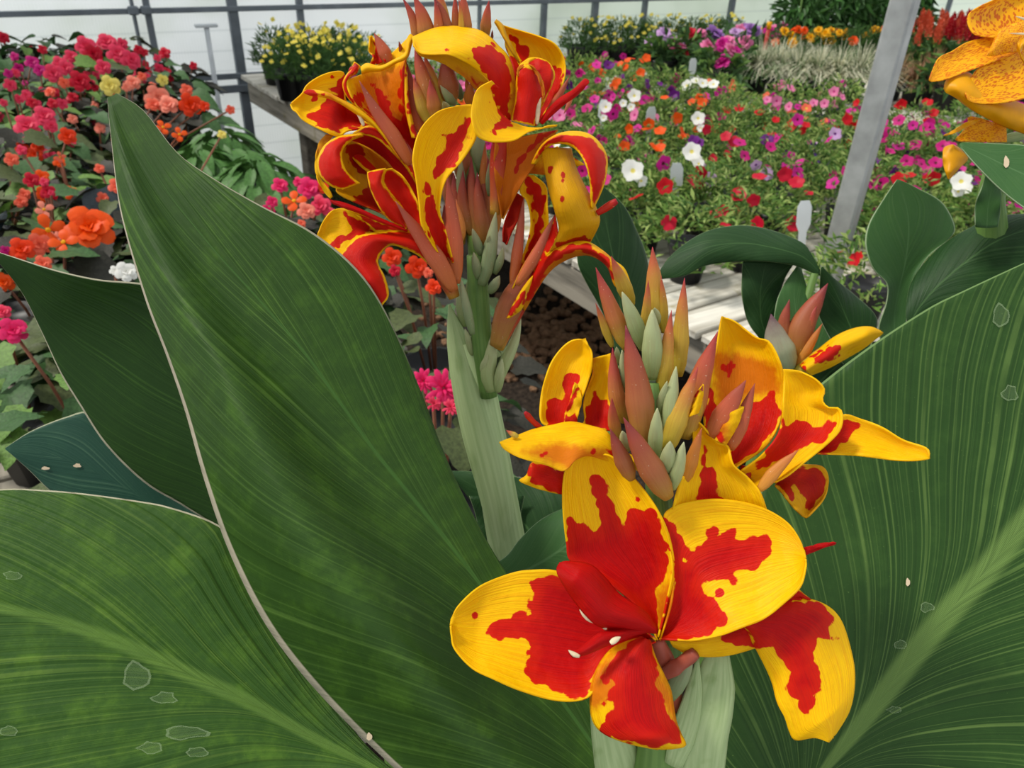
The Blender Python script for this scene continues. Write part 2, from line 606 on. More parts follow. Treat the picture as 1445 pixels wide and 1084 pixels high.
def crom(p, n, closed=False):
    """Catmull-Rom through p, resampled to n points evenly by length."""
    p = np.asarray(p, float)
    if len(p) == 2:
        t = np.linspace(0, 1, n)[:, None]
        return p[0] * (1 - t) + p[1] * t
    q = np.vstack([2 * p[0] - p[1], p, 2 * p[-1] - p[-2]])
    out = []
    for i in range(1, len(q) - 2):
        t = np.linspace(0, 1, 12, endpoint=False)[:, None]
        a, b, c, d = q[i - 1], q[i], q[i + 1], q[i + 2]
        out.append(0.5 * ((2 * b) + (-a + c) * t + (2 * a - 5 * b + 4 * c - d) * t ** 2 + (-a + 3 * b - 3 * c + d) * t ** 3))
    out = np.vstack(out + [p[-1:]])
    L = np.concatenate([[0], np.cumsum(np.linalg.norm(np.diff(out[:, :2], axis=0), axis=1))])
    s = np.linspace(0, L[-1], n)
    return np.stack([np.interp(s, L, out[:, k]) for k in range(out.shape[1])], 1)


def prof(d, n):
    d = [d] if isinstance(d, (int, float)) else list(d)
    if len(d) == 1:
        return np.full(n, d[0], float)
    x = np.linspace(0, 1, len(d))
    p = np.stack([x, np.array(d, float)], 1)
    q = crom(np.stack([x * 1000, np.array(d, float)], 1), 200)
    return np.interp(np.linspace(0, 1, n), q[:, 0] / 1000, q[:, 1])


def sdf(poly, pts):
    """signed distance (inside positive) of pts to a closed polygon"""
    a = poly
    b = np.roll(poly, -1, 0)
    e = b - a
    w = pts[:, None, :] - a[None]
    t = np.clip((w * e).sum(2) / ((e * e).sum(1) + 1e-9), 0, 1)
    dist = np.sqrt(((w - t[..., None] * e) ** 2).sum(2)).min(1)
    c1 = (a[None, :, 1] <= pts[:, None, 1]) & (b[None, :, 1] > pts[:, None, 1])
    c2 = (a[None, :, 1] > pts[:, None, 1]) & (b[None, :, 1] <= pts[:, None, 1])
    cr = e[None, :, 0] * w[:, :, 1] - e[None, :, 1] * w[:, :, 0]
    wn = (c1 & (cr > 0)).sum(1) - (c2 & (cr < 0)).sum(1)
    return np.where(wn != 0, dist, -dist)


def rounded(p):
    """closed Catmull-Rom through the corners of a blotch outline"""
    if len(p) < 8:
        return p
    t = np.linspace(0, 1, 5, endpoint=False)[:, None, None]
    a, b, c, d = np.roll(p, 1, 0), p, np.roll(p, -1, 0), np.roll(p, -2, 0)
    q = 0.5 * ((2 * b) + (-a + c) * t + (2 * a - 5 * b + 4 * c - d) * t ** 2 + (-a + 3 * b - 3 * c + d) * t ** 3)
    return q.transpose(1, 0, 2).reshape(-1, 2)


def field(T_, polys, dots, xy):
    out = np.full(len(xy), -60.0)
    for s in (polys or []):
        out = np.maximum(out, sdf(rounded(T_(s)), xy))
    for s in (dots or []):
        x, y, r = s
        c = T_('%f,%f' % (x, y))[0]
        rr = np.linalg.norm(T_('%f,%f' % (x + r, y))[0] - c)
        out = np.maximum(out, rr - np.linalg.norm(xy - c, axis=1))
    return np.clip(out, -60, 60)


def grid_mesh(name, X, mats, attrs=None, thick=0.0006):
    """X: (nv, nu, 3) world points -> mesh with both faces and a rim (a sheet of real thickness)."""
    nv, nu, _ = X.shape
    du = np.gradient(X, axis=1)
    dv = np.gradient(X, axis=0)
    nrm = np.cross(du, dv)
    nrm /= np.linalg.norm(nrm, axis=2, keepdims=True) + 1e-12
    top = X + nrm * thick / 2
    bot = X - nrm * thick / 2
    verts = np.vstack([top.reshape(-1, 3), bot.reshape(-1, 3)])
    N = nv * nu
    i, j = np.meshgrid(np.arange(nv - 1), np.arange(nu - 1), indexing='ij')
    a = (i * nu + j).ravel()
    f1 = np.stack([a, a + 1, a + nu + 1, a + nu], 1)
    f2 = np.stack([a + N, a + N + nu, a + N + nu + 1, a + N + 1], 1)
    loop = [k for k in range(nu)] + [r * nu + nu - 1 for r in range(1, nv)] + [(nv - 1) * nu + k for k in range(nu - 2, -1, -1)] + [r * nu for r in range(nv - 2, 0, -1)]
    lp = np.array(loop)
    ln = np.roll(lp, -1)
    f3 = np.stack([ln, lp, lp + N, ln + N], 1)
    faces = np.vstack([f1, f2, f3])
    me = bpy.data.meshes.new(name)
    me.vertices.add(len(verts))
    me.vertices.foreach_set('co', verts.ravel().astype(np.float32))
    me.loops.add(faces.size)
    me.loops.foreach_set('vertex_index', faces.ravel().astype(np.int32))
    me.polygons.add(len(faces))
    me.polygons.foreach_set('loop_start', np.arange(0, faces.size, 4, dtype=np.int32))
    me.polygons.foreach_set('loop_total', np.full(len(faces), 4, dtype=np.int32))
    me.polygons.foreach_set('use_smooth', np.ones(len(faces), dtype=bool))
    me.update(calc_edges=True)
    me.validate()
    for mt in mats:
        me.materials.append(MATS[mt])
    for k, v in (attrs or {}).items():
        at = me.attributes.new(k, 'FLOAT', 'POINT')
        vv = np.concatenate([v.ravel(), v.ravel()]).astype(np.float32)
        at.data.foreach_set('value', vv)
    uvl = me.uv_layers.new(name='UVMap')
    uu, vv = np.meshgrid(np.linspace(0, 1, nu), np.linspace(0, 1, nv))
    uvs = np.stack([uu.ravel(), vv.ravel()], 1)
    uvs = np.vstack([uvs, uvs])
    li = np.empty(len(me.loops), np.int32)
    me.loops.foreach_get('vertex_index', li)
    uvl.data.foreach_set('uv', uvs[li].ravel().astype(np.float32))
    return me


def unproj(x, y, d):
    r = np.stack([(x - CX) / F, -(y - CY) / F, -np.ones_like(x)], -1)
    return C0 + d[..., None] * (r @ R3.T)


def sheet(T_, L, Rr, d, dl=0.0, dr=0.0, cup=0.0, Mid=None, nu=20, nv=34, rip=0.0, ripn=3.0, seed=0, bulge=None):
    Lp = crom(T_(L), nv)
    Rp = crom(T_(Rr), nv)
    if Mid is None:
        Mp = (Lp + Rp) / 2
    else:
        Mp = crom(T_(Mid), nv)
    D = prof(d, nv)
    DL = D + prof(dl, nv)
    DR = D + prof(dr, nv)
    DM = (DL + DR) / 2 + prof(cup, nv) * np.clip((1 - np.linspace(0, 1, nv)) * 5, 0, 1) if Mid is None else D + prof(cup, nv)
    u = np.linspace(-1, 1, nu)[None, :]
    wl = u * (u - 1) / 2
    wm = 1 - u * u
    wr = u * (u + 1) / 2

    def comb(a, b, c):
        return a[:, None] * wl + b[:, None] * wm + c[:, None] * wr
    x = comb(Lp[:, 0], Mp[:, 0], Rp[:, 0])
    y = comb(Lp[:, 1], Mp[:, 1], Rp[:, 1])
    z = comb(DL, DM, DR)
    if bulge:
        z = z + np.exp(-((u - bulge[0]) / bulge[1]) ** 2) * prof(bulge[2], nv)[:, None]
    if rip:
        v = np.linspace(0, 1, nv)[:, None]
        ph = seed * 1.7
        w = np.abs(u) ** 1.6 * np.sin(math.pi * np.clip(v * 1.0, 0, 1)) ** 0.3
        z = z + rip * w * np.sin(ripn * 2 * math.pi * v + ph + np.sign(u) * 1.3)
    uu = np.broadcast_to(u, x.shape)
    vv = np.broadcast_to(np.linspace(0, 1, nv)[:, None], x.shape)
    return x, y, z, uu, vv


PETAL_N = [0]


def petal(par, T_, L, Rr, d, dl=0.0, dr=0.0, cup=0.0, red=None, dots=None, flush=None, rim=None, mat='petal', name='petal', Mid=None,
          nu=26, nv=42, rip=0.0012, label=None, allred=False):
    PETAL_N[0] += 1
    x, y, z, uu, vv = sheet(T_, L, Rr, d, dl, dr, cup, Mid, nu, nv, rip, 2.5, PETAL_N[0])
    xy = np.stack([x.ravel(), y.ravel()], 1)
    if rim is not None:
        outl = np.vstack([crom(T_(L), 40), crom(T_(Rr), 40)[::-1]])
        rf = np.clip(np.abs(sdf(outl, xy)) - rim, -60, 60)
        rf = np.maximum(rf, -60)
        if red is not None:
            rf = np.minimum(rf, field(T_, red, dots, xy))
    else:
        rf = field(T_, red, dots, xy)
    if allred:
        rf = np.full(len(xy), 40.0)
    ff = field(T_, flush, None, xy)
    X = unproj(x, y, z)
    org = np.array(par['_org'])
    me = grid_mesh(name, X - org, [mat], {'red': rf, 'flush': ff, 'ragged': np.full(len(rf), 0.12 if rim is not None else 1.0)}, 0.0007)
    o = link(name, me, par)
    if label:
        o['label'] = label
    return o


def leaf(par, T_, L, Rr, Mid, d, dl, dr, mat, name='leaf', nu=40, nv=70, rip=0.002, cup=0.0, label=None, thick=0.0008, ripn=2.0, bulge=None):
    x, y, z, uu, vv = sheet(T_, L, Rr, d, dl, dr, cup, Mid, nu, nv, rip, ripn, 3, bulge)
    X = unproj(x, y, z)
    org = np.array(par['_org'])
    me = grid_mesh(name, X - org, [mat], {'lu': uu, 'lv': vv}, thick)
    o = link(name, me, par)
    if label:
        o['label'] = label
    return o


BLUNT = False


def spindle(par, T_, s, w, d0, d1, mat, name='bud', blunt=False, n=10, K=16, flat=0.75, shape=None):
    p = T_(s)
    k = np.linalg.norm(T_('1,0')[0] - T_('0,0')[0])
    c = crom(p, K)
    D = np.linspace(d0, d1, K)
    t = np.linspace(0, 1, K)
    if shape is not None:
        pr = np.interp(t, np.linspace(0, 1, len(shape)), shape)
    elif blunt:
        pr = np.interp(t, [0, 0.2, 0.42, 0.68, 0.9, 1.0], [0.6, 0.92, 1, 0.78, 0.36, 0.06])
    else:
        pr = np.interp(t, [0, 0.12, 0.35, 0.7, 0.93, 1.0], [0.45, 0.8, 1.0, 0.62, 0.16, 0.02])
    W = [P(c[i, 0], c[i, 1], D[i]) for i in range(K)]
    rad = [w * k / 2 * D[i] / F * pr[i] for i in range(K)]
    v, f = tube_verts(W, rad, n, flat)
    me = mesh_from(name, np.array(v) - np.array(par['_org']), f, [mat])
    set_lv(me, K, n)
    o = link(name, me, par)
    return o


def plant(name, label, cat, loc, group=None):
    o = thing(name, label, cat, loc, group)
    o['_org'] = [float(v) for v in loc]
    return o


def fpart(par, name, T_, s, w, d0, d1, mat, shape=None):
    """flower part: its tube is the mesh, petals hang under it"""
    o = spindle(par, T_, s, w, d0, d1, mat, name, shape=shape or [0.6, 0.8, 1, 1, 0.8])
    o['_org'] = par['_org']
    return o


def lathe(name, prof_, n, mat):
    v, f = [], []
    for r, z in prof_:
        for j in range(n):
            a = 2 * math.pi * j / n
            v.append((r * math.cos(a), r * math.sin(a), z))
    for i in range(len(prof_) - 1):
        for j in range(n):
            f.append((i * n + j, i * n + (j + 1) % n, (i + 1) * n + (j + 1) % n, (i + 1) * n + j))
    f.append(tuple(range(n))[::-1])
    return mesh_from(name, v, f, mat if isinstance(mat, list) else [mat])

# ------------------------------------------------------------------ the setting
WALL_Y = 4.62
me = mesh_from('floor', [(-3, -1.2, 0), (8.5, -1.2, 0), (8.5, WALL_Y - 0.01, 0), (-3, WALL_Y - 0.01, 0), (-3, -1.2, -0.1), (8.5, -1.2, -0.1), (8.5, WALL_Y - 0.01, -0.1), (-3, WALL_Y - 0.01, -0.1)],
               [(0, 1, 2, 3), (7, 6, 5, 4), (0, 4, 5, 1), (1, 5, 6, 2), (2, 6, 7, 3), (3, 7, 4, 0)], ['dark_gravel'], smooth=False)
floor = link('floor', me, kind='structure')
me = mesh_from('ground_outside', [(-12, WALL_Y + 0.06, -0.05), (25, WALL_Y + 0.06, -0.05), (25, 30, 0.1), (-12, 30, 0.1), (-12, WALL_Y + 0.06, -0.2), (25, WALL_Y + 0.06, -0.2), (25, 30, -0.2), (-12, 30, -0.2)],
               [(0, 1, 2, 3), (7, 6, 5, 4), (0, 4, 5, 1), (1, 5, 6, 2), (2, 6, 7, 3), (3, 7, 4, 0)], ['pale_bounce_ground'], smooth=False)
link('ground_outside', me, kind='structure')
wall = box('wall_back', -3, 8.5, WALL_Y, WALL_Y + 0.012, 0.0, 3.0, 'greenhouse_film', bev=0, kind='structure')
for px, w, r in ((193, 0.016, 0.1), (213, 0.03, 0.0), (332, 0.05, 0.0), (426, 0.034, 0.0), (677, 0.014, 0.0), (767, 0.034, 0.0), (838, 0.04, 0.0),
                 (907, 0.03, 0.0), (1028, 0.04, 0), (1215, 0.04, 0), (1330, 0.03, 0)):
    p = on_y(px, 40, WALL_Y - 0.03)
    o = box('post', p[0] - w / 2, p[0] + w / 2, WALL_Y - 0.045, WALL_Y - 0.005, 0.0, 3.0, 'steel_dark', wall, 0.004)
for z, h in ((1.045, 0.026), (0.715, 0.03), (0.65, 0.04)):
    box('rail', -3, 8.5, WALL_Y - 0.06, WALL_Y - 0.046, z - h / 2, z + h / 2, 'steel_dark', wall, 0.003)
for px in (187, 205):
    p = on_y(px, 12, WALL_Y - 0.06)
    box('clamp', p[0] - 0.025, p[0] + 0.025, WALL_Y - 0.085, WALL_Y - 0.06, 1.03, 1.07, 'steel_dark', wall, 0.006)
box('base_board', -3, 8.5, WALL_Y - 0.04, WALL_Y - 0.002, 0.0, 0.12, 'wood_dark', wall, 0.004)


# ------------------------------------------------------------------ benches
def bench(name, label, x0, x1, y0, y1, top, leg_pts, pitch=0.098, mat='wood_white'):
    t = thing(name, label, 'bench', (0, 0, 0))
    y = y0
    while y < y1 - 0.02:
        b = box('board', x0 + random.uniform(-0.012, 0.012), x1, y, y + pitch - 0.010, top - 0.022 + random.uniform(-0.002, 0.002), top + random.uniform(-0.003, 0.0), mat, t, 0.003)
        y += pitch
    box('side_rail', x0 + 0.012, x0 + 0.05, y0 + 0.01, y1 - 0.01, top - 0.125, top - 0.026, 'wood_grey', t, 0.004)
    box('side_rail', x1 - 0.05, x1 - 0.012, y0 + 0.01, y1 - 0.01, top - 0.125, top - 0.026, 'wood_grey', t, 0.004)
    box('end_rail', x0 + 0.055, x1 - 0.055, y0 + 0.005, y0 + 0.04, top - 0.125, top - 0.026, 'wood_grey', t, 0.004)
    for lx, ly in leg_pts:
        box('leg', lx - 0.045, lx + 0.045, ly - 0.045, ly + 0.045, 0.0, top - 0.027, 'wood_dark', t, 0.006)
    return t


BT = 0.75
pb = bench('plant_bench', 'weathered pale wooden slatted bench carrying the mixed petunia bed', 0, 3.9, -0.5, 3.25, BT,
           [(0.1, -0.3), (0.1, 1.2), (0.1, 2.62), (3.8, -0.3), (3.8, 2.8)])
pb.location = (1.175, 1.1, 0)
pb.rotation_euler = (0, 0, math.radians(3.1))
LT = 0.70
bench('plant_bench', 'low wooden bench under the begonias at the left', -0.62, 0.60, 0.62, 4.35, LT,
      [(-0.5, 0.8), (0.5, 0.8), (-0.5, 2.4), (0.5, 2.4), (-0.5, 4.0), (0.5, 4.0)], mat='wood_grey')

# galvanised roof post standing by the bench
g = thing('roof_post', 'grey galvanised square steel post rising through the petunia bed', 'post', (0, 0, 0))
pp = on_z(1172, 385, BT + 0.03)
me = box_data(-0.026, 0.026, -0.026, 0.026, 0.0, 2.9, 0.005)
me.materials.append(MATS['steel_post'])
o = link('shaft', me, g, (pp[0], pp[1], 0.0), (0, 0, 0.35))
me = box_data(-0.07, 0.07, -0.07, 0.07, 0.0, 0.012, 0.003)
me.materials.append(MATS['steel_dark'])
link('base_plate', me, g, (pp[0], pp[1], 0.0), (0, 0, 0.35))

# T-topped stake in front of the wall
p0 = on_y(305, 125, 4.5)
g = thing('stake', 'pale T-topped metal stake in front of the film wall beside the begonias', 'stake', (p0[0], 4.5, 0))
rod('pole', [(0, 0, 0), (0, 0, 0.97)], 0.013, 'stake_white', g, 8)
box('cross_bar', -0.055, 0.055, -0.02, 0.02, 0.97, 0.985, 'stake_white', g, 0.002)
p0 = on_y(790, 45, 4.95)
g = thing('stake', 'dark T-topped stake seen through the film wall outside', 'stake', (p0[0], 4.95, 0))
rod('pole', [(0, 0, -0.06), (0, 0, 1.0)], 0.014, 'steel_dark', g, 8)
box('cross_bar', -0.055, 0.055, -0.02, 0.02, 1.0, 1.015, 'steel_dark', g, 0.002)
p0 = on_z(1077, 80, 0.9)
g = thing('stake', 'dark red stake with a yellow cap among the back row pots', 'stake', (p0[0], p0[1], BT))
rod('pole', [(0, 0, 0), (0, 0, 0.30)], 0.011, 'stake_red', g, 8)
rod('cap', [(0, 0, 0.29), (0, 0, 0.325)], 0.013, 'fl_marigold', g, 8)


# ------------------------------------------------------------------ small plant meshes
def leaf_cloud(name, n, rad, h, ll, lw, mats, z0=0.0, up=0.5, seed=0, core=True, squash=1.0, stemmy=0.0):
    """a mound of small real leaves (2 or 4 triangles each)"""
    r = np.random.default_rng(seed)
    verts, faces, fm = [], [], []
    for i in range(n):
        az = r.uniform(0, 2 * math.pi)
        el = math.asin(r.uniform(0.0, 1.0))
        q = r.uniform(0.45, 1.0) ** 0.5
        c = np.array([rad * q * math.cos(el) * math.cos(az), rad * q * math.cos(el) * math.sin(az), z0 + h * q * math.sin(el)])
        dirv = np.array([math.cos(az), math.sin(az), up + r.uniform(-0.6, 0.8)]) + r.normal(0, 0.5, 3)
        dirv /= np.linalg.norm(dirv)
        side = np.cross(dirv, np.array([0, 0, 1.0]) + r.normal(0, 0.35, 3))
        side /= np.linalg.norm(side) + 1e-9
        nn = np.cross(side, dirv)
        L = ll * r.uniform(0.6, 1.25)
        W = lw * r.uniform(0.7, 1.2)
        k = len(verts)
        verts += [c, c + dirv * L * 0.5 + side * W / 2 + nn * W * 0.25, c + dirv * L - nn * L * 0.15, c + dirv * L * 0.5 - side * W / 2 + nn * W * 0.25]
        faces += [(k, k + 1, k + 2), (k, k + 2, k + 3)]
        mi = int(r.integers(0, len(mats)))
        fm += [mi, mi]
    return mesh_from(name, verts, faces, mats, fm, smooth=False)


def disc_flower(name, mats, lobes=5, cupd=0.25, eye=0.22, seg=3):
    """a petunia-like trumpet face of radius 1, looking along +Z"""
    n = lobes * seg
    v = [(0, 0, -cupd)]
    for j in range(n):
        a = 2 * math.pi * j / n
        v.append((eye * math.cos(a), eye * math.sin(a), -cupd * 0.45))
    for j in range(n):
        a = 2 * math.pi * j / n
        r = 1.0 - 0.16 * (1 if j % seg == 0 else 0)
        v.append((r * math.cos(a), r * math.sin(a), 0.05 * math.sin(3 * a) + (0.0 if j % seg else -0.05)))
    f, fm = [], []
    for j in range(n):
        j2 = (j + 1) % n
        f.append((0, 1 + j, 1 + j2))
        fm.append(len(mats) - 1)
        f.append((1 + j, 1 + n + j, 1 + n + j2, 1 + j2))
        fm.append(0)
    return mesh_from(name, v, f, mats, fm)


def petal_rings(name, mat, rings, seed=0, eye=None, width=0.9):
    """rings: (count, length, tilt from the axis in degrees). double flower of radius about 1 looking along +Z"""
    r = np.random.default_rng(seed)
    v, f, fm = [], [], []
    for (n, L, tilt) in rings:
        off = r.uniform(0, 6)
        for i in range(n):
            a = off + 2 * math.pi * i / n + r.normal(0, 0.12)
            tl = math.radians(tilt + r.normal(0, 7))
            ax = np.array([math.cos(a) * math.sin(tl), math.sin(a) * math.sin(tl), math.cos(tl)])
            sd = np.array([-math.sin(a), math.cos(a), 0])
            nn = np.cross(ax, sd)
            k = len(v)
            W = L * width * r.uniform(0.85, 1.1)
            for (t, w, b) in ((0.05, 0.18, 0), (0.55, 0.95, -0.04), (0.88, 0.8, 0.06), (1.02, 0.3, 0.14)):
                for s in (-0.5, 0, 0.5):
                    v.append(ax * L * t + sd * W * w * s + nn * (-(b * L) - abs(s) * 0.14 * L))
            for q in range(3):
                for s in range(2):
                    f.append((k + q * 3 + s, k + q * 3 + s + 1, k + q * 3 + s + 4, k + q * 3 + s + 3))
                    fm.append(0)
    mats = [mat]
    if eye:
        mats.append(eye)
        k = len(v)
        for j in range(6):
            a = 2 * math.pi * j / 6
            v.append((0.17 * math.cos(a), 0.17 * math.sin(a), 0.1))
        v.append((0, 0, 0.24))
        for j in range(6):
            f.append((k + j, k + (j + 1) % 6, k + 6))
            fm.append(1)
    return mesh_from(name, v, f, mats, fm)


def blade_leaf(name, mat, widths, serr=0.0, fold=0.25, droop=0.25, asym=0.0):
    """a leaf of length 1 along +Y, face up; widths: half widths along its length"""
    K = len(widths)
    v, f = [], []
    for i, w in enumerate(widths):
        t = i / (K - 1)
        ser = (1 + serr * (1 if i % 2 else -1)) if 0 < i < K - 1 else 1
        zc = -droop * t * t
        for s in (-1, -0.5, 0, 0.5, 1):
            ww = w * ser * (1 + asym * (1 if s > 0 else -1))
            v.append((s * ww, t - (0.05 * abs(s) if i == 0 else 0) + (0.0 if abs(s) < 1 else -0.03), zc + fold * abs(s) * w * (0.7 if abs(s) < 1 else 1.0)))
    for i in range(K - 1):
        for s in range(4):
            f.append((i * 5 + s, i * 5 + s + 1, i * 5 + s + 6, i * 5 + s + 5))
    return mesh_from(name, v, f, [mat])


POT = lathe('pot', [(0.040, 0.0), (0.052, 0.085), (0.056, 0.085), (0.056, 0.1), (0.049, 0.1), (0.046, 0.086), (0.001, 0.086)], 12, 'pot_black')
POT_BIG = lathe('pot', [(0.055, 0.0), (0.072, 0.105), (0.078, 0.105), (0.078, 0.125), (0.069, 0.125), (0.066, 0.108), (0.001, 0.108)], 12, 'pot_black')

MB_MAT = ['petunia_leaf', 'petunia_leaf_dark', 'petunia_leaf_light']
PET_FOL = [leaf_cloud('foliage', 520, 0.14, 0.12, 0.030, 0.0085, MB_MAT, 0.07, 0.5, s) for s in range(5)]
DISC = {}
for c in FLCOL:
    eye = {'white': 'fl_yellow', 'pink': 'fl_magenta', 'lilac': 'fl_purple', 'coral': 'fl_eye_yellow'}.get(c, 'fl_' + c if c in ('orange', 'red', 'crimson') else 'fl_eye_dark')
    DISC[c] = disc_flower('flower', ['fl_' + c, eye])


COLNAME = {'crimson': 'crimson', 'red': 'red', 'magenta': 'magenta', 'fuchsia': 'fuchsia pink', 'pink': 'pale pink', 'purple': 'purple', 'violet': 'deep violet',
           'white': 'white', 'orange': 'orange', 'lilac': 'lilac', 'coral': 'coral', 'rose': 'rose red'}


def pet_colour(px, py, r):
    def ch(opts, p=None):
        return opts[int(r.choice(len(opts), p=p))]
    if px > 1190:
        if py < 175:
            return ch(['fuchsia', 'pink', 'magenta', 'red'])
        if py < 330:
            return ch(['fuchsia', 'magenta', 'purple', 'crimson', 'red'], [0.4, 0.25, 0.15, 0.1, 0.1])
        return ch(['red', 'crimson', 'red'])
    if py > 250:
        return ch(['crimson', 'red', 'magenta', 'white'], [0.44, 0.46, 0.08, 0.02])
    if py > 190:
        return ch(['purple', 'magenta', 'fuchsia', 'violet', 'lilac', 'white', 'crimson'], [0.2, 0.2, 0.15, 0.1, 0.12, 0.11, 0.12]) if px > 940 else ch(['orange', 'magenta', 'white', 'fuchsia', 'violet'], [0.3, 0.25, 0.1, 0.15, 0.2])
    if py > 145:
        return ch(['red', 'orange', 'coral', 'pink'], [0.35, 0.3, 0.2, 0.15]) if px > 1040 else ch(['orange', 'magenta', 'pink', 'fuchsia', 'white'], [0.3, 0.2, 0.2, 0.2, 0.1])
    if px > 1010:
        return ch(['pink', 'red', 'fuchsia', 'coral'], [0.5, 0.2, 0.15, 0.15])
    return ch(['magenta', 'fuchsia', 'pink', 'purple', 'orange', 'white'], [0.3, 0.2, 0.15, 0.15, 0.12, 0.08])


# ------------------------------------------------------------------ petunia bed
def zone_word(px, py):
    a = 'near' if py > 260 else ('middle' if py > 170 else 'far')
    return a


r = np.random.default_rng(3)
step = 0.188
n_pet = 0
x = 1.17
while x < 5.3:
    y = 1.5 if x < 1.3 else (1.34 if x < 1.5 else 0.86)
    row_off = 0.0 if int(round((x - 1.17) / step)) % 2 else step / 2
    while y < 4.0:
        X, Y = x + r.uniform(-0.02, 0.02), y + row_off + r.uniform(-0.02, 0.02)
        y += step
        if X < 1.275 - (Y - 1.1) * 0.054 or X > 4.95:
            continue
        qx, qy, qd = proj((X, Y, BT + 0.17))
        if qx < 530 or qx > 1530 or qy < 70 or qy > 480:
            continue
        if abs(X - pp[0]) < 0.12 and abs(Y - pp[1]) < 0.12:
            continue
        # the back row of tall pots takes the far strip
        if Y > 3.9 or n_pet >= 298 or qy < (84 if qx < 905 else (108 if qx < 1040 else (126 if qx < 1230 else 150))):
            continue
        if r.uniform() < 0.04 and 150 < qy < 260:
            continue
        c = pet_colour(qx, qy, r)
        side = 'left side' if qx < 960 else ('right of the steel post' if X * 0.0 + qx > 1265 - 0.27 * qy else 'left of the steel post')
        words = '%s bed, %s' % (zone_word(qx, qy), side)
        t = thing('petunia', '%s trailing petunia, %s' % (COLNAME[c], words), 'petunia', (X, Y, BT), '%s petunias in the %s' % (COLNAME[c], words), r.uniform(0, 6.28))
        link('pot', POT, t)
        fo = link('foliage', PET_FOL[int(r.integers(0, 5))], t, (0, 0, 0), scale=(r.uniform(0.9, 1.1), r.uniform(0.9, 1.1), r.uniform(0.8, 1.15)), kind='stuff')
        rz = t.rotation_euler[2]
        sizes = {'white': 0.028, 'lilac': 0.02, 'pink': 0.021, 'violet': 0.017, 'purple': 0.02}.get(c, 0.0195)
        for k in range(int(r.integers(4, 8)) + (1 if qy < 200 else 0)):
            az, el = r.uniform(0, 6.28), math.asin(r.uniform(0.35, 1.0))
            lp = Vector((0.125 * math.cos(el) * math.cos(az), 0.125 * math.cos(el) * math.sin(az), 0.085 + 0.115 * math.sin(el)))
            wp = Vector((X, Y, BT)) + Matrix.Rotation(rz, 3, 'Z') @ lp
            v = Vector((0, 0, 1)) * 0.5 + (Vector(C0) - wp).normalized() * 0.6 + Vector(r.normal(0, 0.4, 3))
            q = Matrix.Rotation(-rz, 3, 'Z') @ v.to_track_quat('Z', 'Y').to_matrix()
            cc = c if r.uniform() < 0.88 else ('fuchsia' if c != 'fuchsia' else 'magenta')
            link('flower', DISC[cc], t, lp, q.to_euler(), sizes * r.uniform(0.75, 1.2))
        n_pet += 1
    x += step

# the larger white petunias that stand out, each placed in its own right
for (px, py, s, word) in ((893, 242, 0.030, 'beside the second flower spike'), (976, 215, 0.028, 'in the middle of the bed'), (895, 136, 0.026, 'towards the back'),
                          (985, 168, 0.024, 'left of the grey label'), (1356, 257, 0.027, 'right of the steel post'), (855, 152, 0.022, 'next to the tall canna')):
    wp = on_z(px, py, BT + 0.215)
    t = thing('petunia', 'single white trailing petunia %s of the mixed bed' % word if 'beside' not in word else 'single white trailing petunia with dark eye %s' % word, 'petunia', (wp[0], wp[1], BT))
    link('pot', POT, t)
    link('foliage', PET_FOL[1], t, scale=(0.8, 0.8, 0.95), kind='stuff')
    for k in range(3 if s > 0.025 else 2):
        lp = Vector((0, 0, 0.218)) if k == 0 else Vector((r.uniform(-0.05, 0.05), r.uniform(-0.05, 0.05), 0.19))
        v = Vector((0, 0, 1)) * 0.35 + (Vector(C0) - Vector(wp)).normalized()
        link('flower', DISC['white'], t, lp, v.to_track_quat('Z', 'Y').to_euler(), s if k == 0 else s * 0.6)


# white plant tags standing in the bed
def tag_mesh(w, h):
    out = [(-w * 0.25, 0), (w * 0.25, 0), (w * 0.28, h * 0.5), (w * 0.5, h * 0.62), (w * 0.5, h * 0.9), (w * 0.3, h), (-w * 0.3, h), (-w * 0.5, h * 0.9), (-w * 0.5, h * 0.62), (-w * 0.28, h * 0.5)]
    n = len(out)
    v = [(a, -0.0008, b) for a, b in out] + [(a, 0.0008, b) for a, b in out]
    f = [tuple(range(n)), tuple(range(n, 2 * n))[::-1]] + [((i + 1) % n, i, i + n, (i + 1) % n + n) for i in range(n)]
    return mesh_from('plant_tag', v, f, ['tag_white'], smooth=False)


TAG = tag_mesh(0.034, 0.15)
for (px, py, word) in ((919, 158, 'white plant tag standing at the back left of the petunia bed'), (963, 240, 'grey white plant tag in the middle of the petunia bed'),
                       (1147, 298, 'white plant tag at the near edge of the bed by the black pots'), (852, 150, 'pale plant tag behind the tall canna flower'),
                       (980, 88, 'small plant tag among the pink scabious pots')):
    wp = on_z(px, py, BT + 0.21)
    o = link('plant_tag', TAG, None, (wp[0], wp[1], BT + 0.08), (random.uniform(-0.25, 0.1), random.uniform(-0.2, 0.2), random.uniform(-0.9, -0.3)))
    tag(o, word, 'plant tag')

